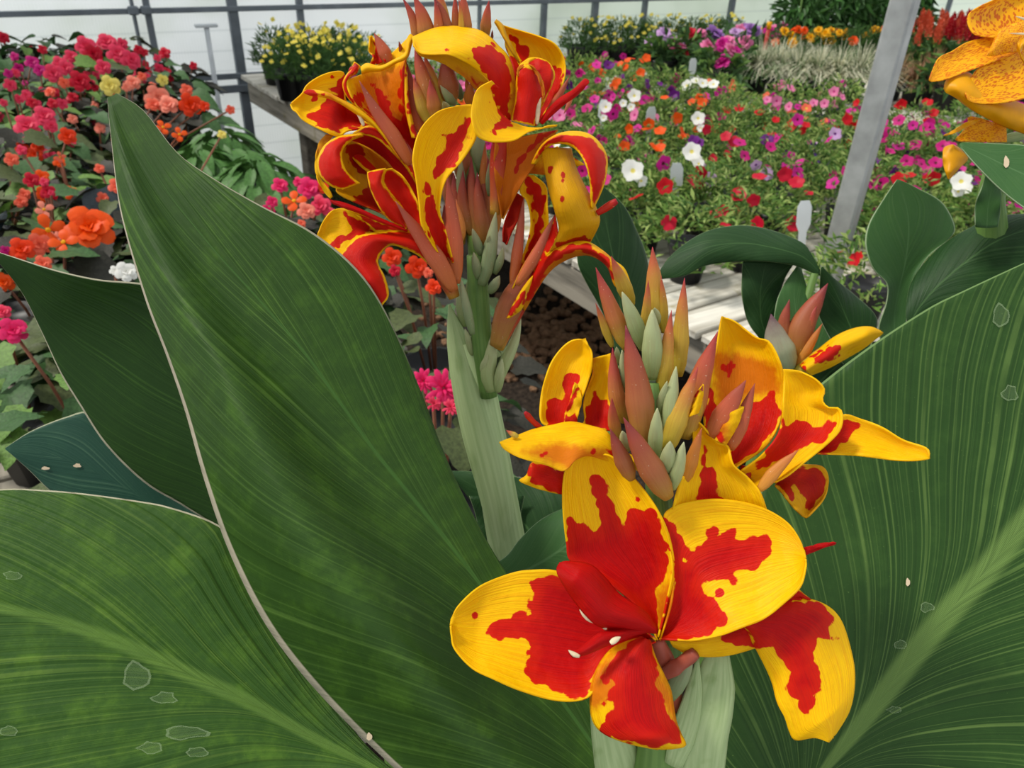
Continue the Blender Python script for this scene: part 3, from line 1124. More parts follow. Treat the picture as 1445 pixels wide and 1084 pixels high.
# ------------------------------------------------------------------ back row of tall pots on the bench
DAISY_FOL = [leaf_cloud('foliage', 520, 0.11, 0.17, 0.04, 0.006, ['daisy_leaf', 'petunia_leaf_dark', 'daisy_leaf'], 0.09, 1.2, 40 + s) for s in range(3)]
BUSH_FOL = [leaf_cloud('foliage', 170, 0.14, 0.18, 0.085, 0.034, ['begonia_green', 'begonia_mid', 'daisy_leaf'], 0.08, 0.3, 50 + s) for s in range(3)]
DAISY = {c: petal_rings('flower', 'fl_' + c, [(8, 1.0, 78)], 2, 'fl_marigold', 0.55) for c in ('lemon', 'marigold')}
HEAD = {c: petal_rings('flower_head', 'fl_' + c, [(9, 1.0, 80), (8, 0.85, 50), (6, 0.6, 22)], 3, None, 0.75) for c in
        ('pink', 'fuchsia', 'lavender', 'hot_pink', 'crimson', 'marigold', 'orange', 'cel_red', 'cel_orange', 'lilac')}


def potted(name, label, cat, X, Y, Z, fol, col_list, n, rad, hgt, size, group=None, pot=None, fmesh=None, fname='flower', sc=1.0, zlo=0.2):
    t = thing(name, label, cat, (X, Y, Z), group)
    link('pot', pot or POT_BIG, t)
    link('foliage', fol, t, (0, 0, 0), (0, 0, random.uniform(0, 6)), sc, kind='stuff')
    for k in range(n):
        az, el = r.uniform(0, 6.28), math.asin(r.uniform(zlo, 1.0))
        lp = Vector((rad * math.cos(el) * math.cos(az), rad * math.cos(el) * math.sin(az), 0.09 * sc + hgt * math.sin(el)))
        wp = Vector((X, Y, Z)) + lp
        v = Vector((0, 0, 1)) * 0.5 + (Vector(C0) - wp).normalized() * 0.6 + Vector(r.normal(0, 0.3, 3))
        c = col_list[int(r.integers(0, len(col_list)))]
        link(fname, fmesh[c], t, lp, v.to_track_quat('Z', 'Y').to_euler(), size * r.uniform(0.8, 1.2))
    return t


# yellow marguerites: back left corner of the bench, then right of the tall canna
k = 0
for (px, py) in ((392, 118), (424, 124), (446, 122), (470, 120), (492, 118), (412, 140), (440, 142), (468, 142), (498, 140), (520, 128)):
    wp = on_z(px, py, BT)
    if wp[1] > 4.38:
        wp[1] = 4.38
    potted('marguerite', ['dark leaved marguerite at the left end of the back row with few blooms', 'yellow flowered marguerite in black pot on the far left bench corner'][min(k, 1)],
           'marguerite', wp[0], wp[1], BT, DAISY_FOL[k % 3], ['lemon'], 5 if k == 0 else 20, 0.125, 0.21, 0.012,
           None if k == 0 else 'marguerites on the far left bench corner', None, DAISY, zlo=0.35)
    k += 1
for i in range(9):
    px = 815 + i * 26
    wp = on_z(px, 96 - i * 1.0, BT)
    potted('marguerite', 'yellow flowered marguerite in black pot along the film wall', 'marguerite', wp[0], min(wp[1], 4.42), BT, DAISY_FOL[i % 3],
           ['lemon'], 15, 0.125, 0.20, 0.012, 'marguerites along the film wall', None, DAISY, zlo=0.3)
# scabious and pentas, pink and lavender heads over broad leaves
sc_list = [(930, 118, ['pink', 'lilac'], 'pink'), (962, 116, ['crimson', 'pink', 'pink'], 'crimson and pink'), (990, 116, ['lavender', 'pink'], 'lavender pink'),
           (1018, 112, ['lavender', 'lilac'], 'lavender'), (1045, 108, ['pink', 'lavender'], 'mauve'), (1072, 104, ['pink', 'fuchsia'], 'mauve pink'),
           (1003, 138, ['pink', 'fuchsia'], 'rose pink'), (1030, 130, ['lilac', 'pink'], 'soft pink'), (1092, 100, ['pink', 'marigold'], 'pink and yellow')]
for i, (px, py, cl, w) in enumerate(sc_list):
    wp = on_z(px, py, BT)
    potted('scabious', '%s scabious with round heads over broad leaves in a black pot' % w, 'scabious', wp[0], min(wp[1], 4.3), BT, BUSH_FOL[i % 3], cl, 6, 0.13, 0.17, 0.038,
           None, None, HEAD, 'flower_head', 0.95, 0.45)
# marigolds at the foot of the tall plants
for i in range(7):
    px = 1092 + i * 26
    wp = on_z(px, 112 - i * 2, BT)
    potted('marigold', 'yellow and orange marigold below the tall leafy plants', 'marigold', wp[0], min(wp[1], 4.3), BT, DAISY_FOL[i % 3], ['marigold', 'marigold', 'orange'], 6, 0.12, 0.17, 0.026,
           'marigolds below the tall leafy plants', None, HEAD, 'flower_head', 1.0, 0.6)

# pale ornamental grass tufts


def tuft(name, n, L, spread, mats, seed, w=0.003):
    rr = np.random.default_rng(seed)
    v, f, fm = [], [], []
    for i in range(n):
        az = rr.uniform(0, 6.28)
        sp = spread * rr.uniform(0.1, 1.0)
        ln = L * rr.uniform(0.6, 1.1)
        d = np.array([math.cos(az), math.sin(az), 0])
        s = np.array([-math.sin(az), math.cos(az), 0]) * w
        b = d * 0.03 * rr.uniform(0, 1)
        k = len(v)
        for t in (0, 0.35, 0.7, 1.0):
            p = b + d * sp * t ** 1.4 * 1.0 + np.array([0, 0, ln * (t - 0.62 * t * t * (0.5 + sp / spread))])
            ww = s * (1 - t * 0.85)
            v += [p - ww, p + ww]
        mi = int(rr.integers(0, len(mats)))
        for q in range(3):
            f.append((k + 2 * q, k + 2 * q + 1, k + 2 * q + 3, k + 2 * q + 2))
            fm.append(mi)
    return mesh_from(name, v, f, mats, fm)


TUFT = [tuft('blades', 420, 0.36, 0.34, ['grass_pale', 'grass_pale', 'daisy_leaf'], s) for s in range(2)]
for i, (px, py) in enumerate(((1065, 134), (1092, 132), (1118, 138), (1145, 140), (1172, 142), (1200, 142))):
    wp = on_z(px, py, BT)
    t = thing('ornamental_grass', 'pale arching ornamental grass tuft behind the pink petunias', 'grass plant', (wp[0], wp[1], BT), 'ornamental grass tufts behind the petunias')
    link('pot', POT, t)
    link('blades', TUFT[i % 2], t, (0, 0, 0.07), (0, 0, i * 1.1), kind='stuff')
DRY = [tuft('blades', 200, 0.30, 0.2, ['grass_straw', 'grass_straw', 'stem_brown'], 20 + s, 0.004) for s in range(2)]
for i, (px, py) in enumerate(((1255, 140), (1282, 150), (1302, 138))):
    wp = on_z(px, py, BT)
    t = thing('dried_grass', ['withered straw brown grass tuft directly right of the steel post', 'withered straw brown grass tuft leaning over its pot edge',
                              'withered straw brown grass tuft below the red celosia'][i], 'grass plant', (wp[0], wp[1], BT))
    link('pot', POT, t)
    link('blades', DRY[i % 2], t, (0, 0, 0.07), (0, 0, i * 1.7), kind='stuff')

# tall leafy plants (tomato-like) and celosia at the right back
TALL_FOL = [leaf_cloud('foliage', 330, 0.15, 0.36, 0.10, 0.032, ['tall_leaf', 'begonia_mid', 'tall_leaf'], 0.10, -0.2, 70 + s) for s in range(3)]
for i, (px, py) in enumerate(((1112, 96), (1142, 92), (1172, 90), (1205, 88), (1238, 86), (1262, 84))):
    wp = on_z(px, py, BT)
    t = thing('tall_plant', 'tall bushy green plant with drooping narrow leaves against the film wall', 'plant', (wp[0], min(wp[1], 4.36), BT), 'tall leafy plants against the film wall')
    link('pot', POT_BIG, t)
    rod('stem', [(0, 0, 0.08), (0.01, 0, 0.25), (0, 0.01, 0.46)], 0.006, 'stem_green', t, 6)
    link('foliage', TALL_FOL[i % 3], t, (0, 0, 0), (0, 0, i), (1, 1, 1.0 + 0.12 * (i % 3)), kind='stuff')


def plume(name, mat):
    rr = np.random.default_rng(5)
    v, f = [], []
    for i in range(26):
        t = i / 26
        a = i * 2.4
        rad = 0.3 * (1 - t) + 0.05
        c = np.array([rad * math.cos(a) * 0.6, rad * math.sin(a) * 0.6, t * 1.2])
        d = np.array([math.cos(a) * 0.5, math.sin(a) * 0.5, 0.8])
        s = np.array([-math.sin(a), math.cos(a), 0]) * 0.14
        k = len(v)
        v += [c - s, c + s, c + d * 0.42]
        f.append((k, k + 1, k + 2))
    return mesh_from(name, v, f, [mat], smooth=False)


PLUME = {c: plume('flower_plume', 'fl_' + c) for c in ('cel_red', 'cel_orange')}
for i, (px, py) in enumerate(((1285, 112), (1310, 112), (1336, 112), (1362, 112), (1390, 114), (1300, 128), (1330, 130), (1362, 130))):
    wp = on_z(px, py, BT)
    c = 'cel_orange' if px < 1325 else 'cel_red'
    t = thing('celosia', ('salmon orange' if c == 'cel_orange' else 'dark red') + ' plumed celosia in the row right of the steel post', 'celosia', (wp[0], wp[1], BT),
              ('orange' if c == 'cel_orange' else 'red') + ' celosias right of the steel post')
    link('pot', POT_BIG, t)
    link('foliage', BUSH_FOL[i % 3], t, scale=(0.9, 0.9, 1.0), kind='stuff')
    for k in range(6):
        link('flower_plume', PLUME[c], t, (r.uniform(-0.09, 0.09), r.uniform(-0.09, 0.09), 0.23 + r.uniform(0, 0.06)), (r.uniform(-0.2, 0.2), r.uniform(-0.2, 0.2), 0), 0.075)
# low green filler right of the dried grass
for i, (px, py) in enumerate(((1330, 160), (1365, 150), (1400, 150), (1430, 160))):
    wp = on_z(px, py, BT)
    t = thing('leafy_plant', 'low dark green leafy plant under the yellow spotted canna flower', 'plant', (wp[0], wp[1], BT), 'green plants under the spotted canna flower')
    link('pot', POT_BIG, t)
    link('foliage', BUSH_FOL[i % 3], t, kind='stuff')

# shrubs outside, dim through the film
for i, (px, s, sd) in enumerate(((255, 0.55, 1), (300, 0.4, 2), (560, 0.5, 3), (700, 0.5, 4), (820, 0.9, 5), (980, 0.8, 6), (1110, 1.0, 7), (1010, 0.6, 8))):
    wp = on_y(px, 45, 5.2 + 0.2 * (i % 3))
    t = thing('shrub', ['small shrub outside the film wall behind the begonias', 'low shrub outside the film wall by the T-topped stake', 'leafy shrub outside behind the tall canna flower',
                        'shrub outside by the thin wall rod', 'broad shrub outside behind the marguerites', 'broad shrub outside behind the scabious row',
                        'large shrub outside behind the tall leafy plants', 'small shrub outside between two wall posts'][i], 'shrub', (wp[0], wp[1], -0.04))
    rod('stem', [(0, 0, 0), (0.02, 0, 0.35), (0, 0.02, 0.8)], 0.02, 'stem_brown', t, 6)
    link('foliage', leaf_cloud('foliage', 260, 0.34 * s + 0.1, 0.5 * s, 0.13, 0.07, ['tall_leaf', 'begonia_green'], 0.55, 0.1, 90 + sd), t, kind='stuff')


# ------------------------------------------------------------------ begonias on the left bench
BL = {}
for c in ('begonia_green', 'begonia_mid', 'begonia_bronze', 'begonia_olive'):
    BL[c] = [blade_leaf('leaf', c, [0.20, 0.42, 0.43, 0.40, 0.30, 0.20, 0.03], 0.10, 0.25, 0.3, 0.12),
             blade_leaf('leaf', c, [0.16, 0.36, 0.40, 0.34, 0.28, 0.14, 0.02], 0.12, 0.4, 0.45, -0.14)]
LANCE = blade_leaf('leaf', 'pointed_leaf', [0.05, 0.16, 0.19, 0.16, 0.10, 0.015], 0.03, 0.3, 0.4)
NAVY = blade_leaf('leaf', 'leaf_navy', [0.22, 0.34, 0.38, 0.36, 0.28, 0.14, 0.03], 0.03, 0.2, 0.15)
DOUBLE = {c: petal_rings('flower', 'fl_' + c, [(5, 1.0, 82), (5, 0.82, 58), (4, 0.6, 34), (3, 0.36, 14)], 4, None, 1.0) for c in
          ('crimson', 'rose', 'coral', 'orange', 'deep_orange', 'salmon', 'yellow', 'magenta', 'hot_pink', 'white')}
SINGLE = {c: petal_rings('flower', 'fl_' + c, [(4, 1.0, 75)], 6, 'fl_marigold', 0.85) for c in ('orange', 'coral', 'deep_orange', 'rose', 'salmon')}
SPIKY = {c: petal_rings('flower', 'fl_' + c, [(9, 1.0, 80), (8, 0.85, 55), (6, 0.6, 30)], 8, None, 0.38) for c in ('hot_pink', 'rose')}

r = np.random.default_rng(11)
BEG = []


def beg_leaf_kind(px, py):
    if py < 75:
        return ['begonia_mid', 'begonia_bronze', 'begonia_olive']
    if px < 130 and py < 200:
        return ['begonia_mid', 'begonia_green', 'begonia_bronze']
    if 80 < px < 170 and 190 < py < 300:
        return ['begonia_green', 'begonia_green', 'begonia_mid']
    if px > 170 and py < 190:
        return ['begonia_bronze', 'begonia_mid', 'begonia_bronze']
    if px > 520:
        return ['begonia_mid', 'begonia_bronze', 'begonia_olive']
    if py > 480 and px < 200:
        return ['begonia_mid', 'begonia_olive', 'begonia_green']
    return ['begonia_mid', 'begonia_bronze', 'begonia_olive']


for iy in range(19):
    for ix in range(6):
        X = -0.42 + ix * 0.19 + (0.09 if iy % 2 else 0) + r.uniform(-0.02, 0.02)
        Y = 0.74 + iy * 0.19 + r.uniform(-0.02, 0.02)
        if X > 0.53 or (X > 0.16 and 1.75 < Y < 2.75):
            continue
        qx, qy, qd = proj((X, Y, LT + 0.25))
        if qx < -45 or qy > 800 or (qx > 760):
            continue
        BEG.append(dict(X=X, Y=Y, px=qx, py=qy, fl=[]))

FLW = [  # traced begonia flowers: px, py, colour, width in px, kind, height
    (120, 65, 'rose', 26, 'd'), (150, 60, 'rose', 26, 'd'), (165, 76, 'rose', 26, 'd'), (145, 95, 'rose', 20, 'd'), (100, 80, 'rose', 18, 'd'), (84, 90, 'rose', 20, 'd'),
    (185, 85, 'rose', 26, 'd'), (112, 115, 'crimson', 27, 'd'), (75, 104, 'rose', 24, 'd'), (92, 96, 'rose', 20, 'd'), (131, 76, 'crimson', 24, 'd'), (232, 75, 'crimson', 16, 'd'),
    (222, 82, 'rose', 10, 'd'), (195, 70, 'crimson', 12, 'd'), (172, 62, 'rose', 15, 'd'), (60, 70, 'crimson', 12, 'd'), (20, 80, 'magenta', 12, 'd'),
    (45, 88, 'magenta', 18, 'd'), (56, 99, 'magenta', 16, 'd'), (26, 96, 'magenta', 13, 'd'), (12, 104, 'magenta', 12, 'd'), (22, 103, 'rose', 12, 'd'),
    (90, 117, 'coral', 14, 'd'), (187, 117, 'salmon', 20, 'd'), (200, 108, 'coral', 12, 'd'), (155, 121, 'yellow', 26, 'd'), (229, 113, 'yellow', 15, 'd'),
    (222, 138, 'salmon', 32, 'd'), (237, 148, 'salmon', 26, 'd'), (216, 148, 'coral', 20, 'd'), (268, 148, 'deep_orange', 30, 'd'), (288, 150, 'deep_orange', 14, 'd'), (263, 127, 'coral', 16, 'd'),
    (230, 180, 'orange', 22, 's'), (253, 190, 'orange', 20, 's'), (95, 192, 'deep_orange', 22, 'd'), (37, 135, 'rose', 14, 'd'), (45, 145, 'crimson', 14, 'd'), (62, 164, 'rose', 28, 'd'),
    (38, 178, 'rose', 32, 'd'), (72, 178, 'rose', 18, 'd'), (74, 146, 'crimson', 14, 'd'), (70, 130, 'coral', 14, 'd'), (14, 120, 'rose', 16, 'd'), (5, 145, 'rose', 10, 'd'), (16, 225, 'coral', 18, 'd'), (30, 212, 'rose', 14, 'd'),
    (140, 238, 'coral', 13, 'd'), (44, 254, 'crimson', 20, 'd'), (62, 257, 'rose', 12, 'd'), (85, 222, 'coral', 14, 's'), (72, 272, 'rose', 8, 'd'), (325, 155, 'coral', 12, 'd'), (313, 190, 'yellow', 12, 'd'),
    (126, 322, 'orange', 62, 'd'), (68, 325, 'orange', 42, 's'), (90, 342, 'orange', 36, 's'), (30, 352, 'deep_orange', 32, 'd'), (62, 296, 'salmon', 24, 's'), (55, 345, 'coral', 30, 'd'),
    (18, 467, 'hot_pink', 36, 's2'), (4, 440, 'rose', 20, 'd'), (8, 354, 'magenta', 14, 'd'), (60, 372, 'coral', 22, 'd'),
    (395, 262, 'hot_pink', 22, 'd'), (415, 284, 'orange', 32, 's'), (436, 266, 'hot_pink', 30, 'd'), (452, 290, 'rose', 28, 'd'), (432, 298, 'salmon', 24, 'd'), (384, 285, 'hot_pink', 16, 'd'), (455, 265, 'deep_orange', 18, 'd'), (425, 316, 'coral', 12, 'd'),
    (553, 363, 'deep_orange', 26, 'd'), (588, 377, 'deep_orange', 30, 'd'), (612, 405, 'deep_orange', 22, 'd'), (557, 382, 'crimson', 16, 'd'), (604, 385, 'coral', 14, 'd'),
    (598, 538, 'hot_pink', 34, 'p'), (626, 548, 'hot_pink', 52, 'p'), (612, 570, 'rose', 22, 'p'), (668, 770, 'salmon', 26, 'd'), (178, 384, 'white', 28, 'd'), (162, 382, 'white', 14, 'd'), (636, 575, 'rose', 24, 'p'),
]
for f_ in FLW:
    px, py, c, w, kd = f_
    wp = on_z(px, py, LT + (0.325 if py < 600 else 0.2))
    b = min(BEG, key=lambda q: (q['X'] - wp[0]) ** 2 + (q['Y'] - wp[1]) ** 2)
    if b['X'] > wp[0] + 0.4:
        continue
    b['fl'].append((wp, c, w, kd))

BC = {'rose': 'rose red', 'deep_orange': 'red orange', 'hot_pink': 'bright pink', 'salmon': 'salmon pink'}
LC = {'begonia_green': 'light green', 'begonia_mid': 'mid green', 'begonia_bronze': 'bronze', 'begonia_olive': 'olive'}
used_labels = {}
for b in BEG:
    X, Y, px, py = b['X'], b['Y'], b['px'], b['py']
    kinds = beg_leaf_kind(px, py)
    if not b['fl'] and r.uniform() < 0.5 and py < 330:
        c = ['crimson', 'rose', 'rose', 'magenta'][int(r.integers(0, 4))] if (px < 190 and py < 150) else ['deep_orange', 'coral', 'rose'][int(r.integers(0, 3))]
        b['fl'].append((np.array([X, Y, LT + 0.3]), c, None, 'd'))
    main = b['fl'][0][1] if b['fl'] else None
    if main and main not in ('white', 'yellow') and py < 420:
        for _ in range(int(r.integers(2, 5))):
            az = r.uniform(0, 6.28)
            q = r.uniform(0.03, 0.12)
            b['fl'].append((np.array([X + q * math.cos(az), Y + q * math.sin(az), LT + 0.325 - 0.9 * q + r.uniform(-0.01, 0.03)]), main if main in DOUBLE else 'rose', 'small', 'd'))
    dist = 'far end' if Y > 2.9 else ('halfway' if Y > 1.6 else 'near end')
    side = 'aisle side' if X > 0.3 else ('outer side' if X < -0.05 else 'middle')
    end = '%s, %s of left bench' % (dist, side)
    lab = ('%s begonia, %s leaves, %s' % (BC.get(main, main), LC[kinds[0]], end)) if main else ('flowerless begonia, %s leaves, %s' % (LC[kinds[0]], end))
    t = thing('begonia', lab, 'begonia', (X, Y, LT), lab.replace('begonia', 'begonias', 1))
    link('pot', POT_BIG, t)
    hh = r.uniform(0.9, 1.1)
    for k in range(30):
        az = k * 2.4 + r.uniform(-0.4, 0.4)
        q = 0.015 + 0.12 * math.sqrt((k + 0.5) / 30)
        zz = (0.315 - 0.95 * q + r.uniform(-0.02, 0.025)) * hh
        kd = kinds[int(r.integers(0, len(kinds)))]
        L = r.uniform(0.05, 0.088) * (0.72 if Y < 1.25 else 1.0)
        link('leaf', BL[kd][k % 2], t, (q * math.cos(az), q * math.sin(az), zz), (-r.uniform(-0.1, 0.5) + 0.15, r.normal(0, 0.2), az - math.pi / 2), L)
    for (wp, c, w, kd) in b['fl']:
        lp = Vector(wp) - Vector((X, Y, LT))
        dd = proj(wp)[2]
        rad = (r.uniform(0.009, 0.018) if w == 'small' else (w * dd / F / 2 if w else 0.024)) * 1.08
        v = Vector((0, 0, 1)) * 0.45 + (Vector(C0) - Vector(wp)).normalized() + Vector(r.normal(0, 0.2, 3))
        mesh = {'d': DOUBLE, 's': SINGLE, 's2': DOUBLE, 'p': SPIKY}[kd][c]
        fl = link('flower', mesh, t, lp, v.to_track_quat('Z', 'Y').to_euler(), rad)
        base = Vector((lp[0] * 0.3, lp[1] * 0.3, 0.12))
        rod('flower_stalk', [base, (base + lp) / 2 + Vector((0, 0, 0.02)), lp - v.normalized() * rad * 0.1], 0.0025, 'stem_brown', t, 5)

# dark blue-grey rounded leaves by the broad canna leaf
wp = on_z(150, 330, LT + 0.2)
t = thing('rex_begonia', 'begonia with large rounded blue-black leaves beside the broad canna leaf', 'begonia', (wp[0], wp[1], LT))
link('pot', POT_BIG, t)
for (dx, dy, dz, az, tilt, L) in ((0.01, 0.0, 0.30, 2.9, -1.1, 0.11), (-0.05, -0.02, 0.22, 2.2, -0.7, 0.10), (-0.2, 0.1, 0.24, 2.6, -0.3, 0.11), (-0.25, 0.02, 0.2, 1.9, -0.5, 0.12), (0.05, 0.03, 0.2, 0.4, -0.3, 0.1)):
    link('leaf', NAVY, t, (dx, dy, dz), (tilt, 0.1, az), L)

# light green plant with pointed leaves spilling over the bench edge
wp = on_z(362, 232, LT + 0.20)
for j, (ox, oy) in enumerate(((0, 0), (-0.12, 0.18), (-0.02, 0.36))):
    X, Y = min(wp[0] + ox, 0.56), wp[1] + oy
    t = thing('leafy_plant', ['light green plant with long pointed leaves spilling over the left bench edge', 'pointed leaved light green plant second along the left bench edge',
                              'pointed leaved light green plant furthest along the left bench edge'][j], 'plant', (X, Y, LT))
    link('pot', POT_BIG, t)
    for k in range(46):
        az = k * 2.4
        q = 0.015 + 0.10 * math.sqrt((k + 0.5) / 46)
        link('leaf', LANCE, t, (q * math.cos(az), q * math.sin(az), 0.25 - 0.9 * q), (-r.uniform(0.0, 0.7), r.normal(0, 0.2), az - math.pi / 2), r.uniform(0.08, 0.12))

# mossy grass tuft on the aisle floor, pebbles in the aisle
wp = on_z(440, 235, 0.16)
o = link('moss_clump', leaf_cloud('moss', 900, 0.36, 0.24, 0.08, 0.008, ['moss', 'petunia_leaf_dark', 'moss'], 0, 0.9, 5), None, (wp[0], min(wp[1], 4.1), 0))
tag(o, 'yellow green mossy grass clump on the aisle floor under the bench', 'grass')
o['kind'] = 'stuff'
bm = bmesh.new()
rr = random.Random(4)
for i in range(420):
    cxy = on_z(rr.gauss(748, 60), rr.gauss(478, 28), 0.0)
    s = rr.uniform(0.012, 0.035)
    mt = Matrix.Translation((cxy[0], cxy[1], s * 0.35)) @ Matrix.Rotation(rr.uniform(0, 6), 4, 'Z') @ Matrix.Diagonal((s, s * rr.uniform(0.6, 1), s * 0.6, 1))
    bmesh.ops.create_icosphere(bm, subdivisions=1, radius=1, matrix=mt)
me = bpy.data.meshes.new('pebbles')
bm.to_mesh(me)
bm.free()
me.materials.append(MATS['pebble'])
o = link('pebbles', me)
tag(o, 'brown pebbles scattered on the dark aisle floor', 'pebbles')
o['kind'] = 'stuff'


# ------------------------------------------------------------------ canna with the tall spike, and its broad leaves
def canna_pot(par, x, y):
    me = lathe('pot', [(0.11, 0.0), (0.14, 0.24), (0.15, 0.24), (0.15, 0.27), (0.135, 0.27), (0.13, 0.23), (0.001, 0.23)], 20, 'pot_black')
    org = par['_org']
    link('pot', me, par, (x - org[0], y - org[1], 0))


b0 = P(722, 790, 0.50)
A = plant('canna', 'tall red and yellow canna with upper flower spike and the broad leaf at left', 'canna', (b0[0], b0[1], 0))
canna_pot(A, b0[0], b0[1])
so = A['_org']
rod('stem', [(b0[0], b0[1], 0.2), (b0[0], b0[1], 0.6), (b0[0], b0[1], 1.0), tuple(P(716, 770, 0.497)), tuple(P(690, 620, 0.478)), tuple(P(664, 480, 0.456))],
    [0.018, 0.017, 0.016, 0.0125, 0.011, 0.009], 'sheath', A, 14, so)

# broad leaf in the middle
leaf(A, TP,
     '870,1200 720,1170 600,1115 530,1058 440,966 375,880 325,780 290,680 262,580 235,500 205,420 171,300 158,200 152,138',
     '905,1200 875,1090 830,1000 752,905 682,806 650,722 615,612 580,520 540,432 500,376 440,327 370,291 300,251 250,215 203,156 165,132',
     '890,1200 860,1092 772,960 690,842 640,775 590,712 530,638 480,568 430,498 370,428 300,350 240,275 195,205 158,136',
     [0.335, 0.365, 0.372, 0.378, 0.38, 0.385, 0.395], [0.0, -0.012, -0.002, 0.002, 0.0, 0.0, 0], [0.0, 0.004, 0.010, 0.008, 0.0, -0.002, 0],
     'leaf_big', nu=64, nv=90, rip=0.0035, bulge=(-0.66, 0.30, [0, -0.026, -0.044, -0.042, -0.030, -0.012, 0]), label='broad leaf curving up from below, its pale margin at left', ripn=2.4)
# the leaf behind it, at the left edge
leaf(A, TP,
     '470,900 340,770 262,716 205,682 150,628 112,570 85,525 60,470 30,410 -10,360',
     '520,800 480,650 400,520 300,420 205,401 140,395 80,382 35,368 -5,355',
     '500,860 400,700 320,600 240,530 180,480 130,450 80,425 40,395 -8,357',
     [0.44, 0.445, 0.45, 0.445, 0.43], [0, 0.012, 0.015, 0], [0, -0.02, -0.02, 0], 'leaf_left_shaded', nu=36, nv=60, rip=0.002,
     label='leaf pointing left, shade of the broad leaf in its colour')
# pale blue-green leaf under it
leaf(A, TP, '330,800 240,780 150,745 80,700 40,662 8,634', '330,730 290,722 245,690 190,620 130,583 95,588 45,608 8,632',
     '330,770 250,735 180,690 110,655 60,640 8,633', [0.50, 0.49, 0.48], 0.0, [0.01, 0.01, 0], 'leaf_blue', nu=24, nv=40, label='small blue-green leaf')
# big leaf low at the left
leaf(A, TP,
     '620,1130 530,1075 455,960 385,850 330,765 303,738 240,716 200,708 120,697 60,692 0,691 -120,705 -240,745 -330,800',
     '620,1135 520,1180 400,1230 250,1240 100,1200 -60,1120 -200,1000 -330,810',
     '620,1132 520,1080 440,1040 360,995 280,958 180,912 90,880 0,858 -110,840 -220,820 -330,804',
     [0.36, 0.375, 0.375, 0.37, 0.36, 0.35], [0, 0.018, 0.03, 0.035, 0.025, 0], [0, -0.035, -0.05, -0.04, 0], 'leaf_low', nu=48, nv=80, rip=0.002,
     label='wide leaf low at the left, its midrib pale')
# leaf behind the spike, right side
leaf(A, TP, '872,520 862,470 845,430 828,400 815,370 818,330 838,270', '880,520 900,460 915,400 912,362 898,325 880,290 850,262',
     '876,520 878,460 872,410 866,370 858,330 852,295 845,265', [0.62, 0.62, 0.61, 0.60], [0, 0.005, 0], [0, 0.02, 0], 'leaf_back', nu=24, nv=40,
     label='leaf standing behind the upper flowers')
# low leaf behind the stem and a rolled one in front of it
leaf(A, TP, '650,850 690,830 720,860 700,760 660,700 632,668', '900,760 870,740 840,722 800,700 760,682 700,668 636,665',
     '800,820 790,800 770,780 740,740 700,705 634,667', [0.52, 0.53, 0.54, 0.545], 0, 0.005, 'leaf_back', nu=24, nv=36, label='low leaf behind the pale stem')
leaf(A, TP, '662,700 672,730 678,770 690,800', '740,700 732,740 722,790 716,830', '700,700 704,735 704,780 705,815', 0.53, 0, 0.0, 'leaf_back', nu=14, nv=20, label='folded leaf base behind the stem')
leaf(A, TP, '700,830 760,900 830,930 870,900 880,850', '682,806 715,785 735,760 770,730 830,706 900,690',
     '690,818 730,810 770,790 800,770 840,745 890,730', [0.455, 0.44, 0.43], [0, 0.0, 0], [0, 0.015, 0.02], 'leaf_soft', nu=24, nv=36, rip=0.001, label='rolled young leaf at the foot of the pale stem')

# pale sheath and flower stalks
spindle(A, TP, '716,785 700,700 678,610 655,520 634,430', 50, 0.492, 0.445, 'sheath', 'sheath', n=16, K=22, flat=0.6,
        shape=[0.74, 0.84, 0.94, 1.02, 1.06, 1.0, 0.84, 0.58, 0.06])
spindle(A, TP, '690,560 682,500 676,430 672,360', 30, 0.458, 0.425, 'stem_green', 'flower_stalk', n=12, shape=[0.8, 0.9, 1, 1, 0.9])
spindle(A, TP, '676,400 668,300 662,220 655,160', 24, 0.436, 0.428, 'stem_green', 'flower_stalk', n=12, shape=[1, 1, 0.9, 0.7, 0.5])
T5 = T(540, 340, 632 / 280)
for s, w, m in (('345,480 335,420 345,360 352,290', 50, 'bract_green'), ('355,470 385,400 420,320 440,245', 40, 'bract_green'), ('365,480 372,430 380,375', 34, 'bract_green'),
                ('335,440 322,400 335,362', 28, 'bract_green'), ('262,270 258,220 245,140', 48, 'bract_green'), ('290,370 275,320 262,280', 26, 'bract_green'), ('275,200 270,160 268,130', 16, 'bract_green')):
    spindle(A, T5, s, w, 0.452, 0.44, m, 'bract', True)
for s, w, m in (('60,730 90,620 120,420', 62, 'bract_grey'), ('95,760 120,720 135,690', 44, 'bract_grey'), ('45,700 35,640 25,590', 40, 'bract_grey'), ('60,610 40,550 20,490', 40, 'bract_grey'),
                ('115,680 140,620 150,570', 36, 'bract_grey'), ('80,590 85,560 92,520', 34, 'bract_grey'), ('20,940 -10,800 -30,700', 40, 'bract_grey'), ('95,350 92,280 96,200', 34, 'bract_grey')):
    spindle(A, T660, s, w, 0.425, 0.412, m, 'bract', True)
for s, w, m in (('75,560 50,400 40,250', 70, 'bud_brown'), ('45,540 20,350 15,180', 60, 'bud_brown'), ('95,480 100,350 85,180', 60, 'bud_brown'), ('20,520 -20,380 -20,240', 60, 'bud_brown'),
                ('60,440 65,300 75,120', 50, 'sepal_orange'), ('5,450 -25,330 -30,180', 60, 'bract_grey')):
    spindle(A, T660, s, w, 0.432, 0.42, m, 'bud')
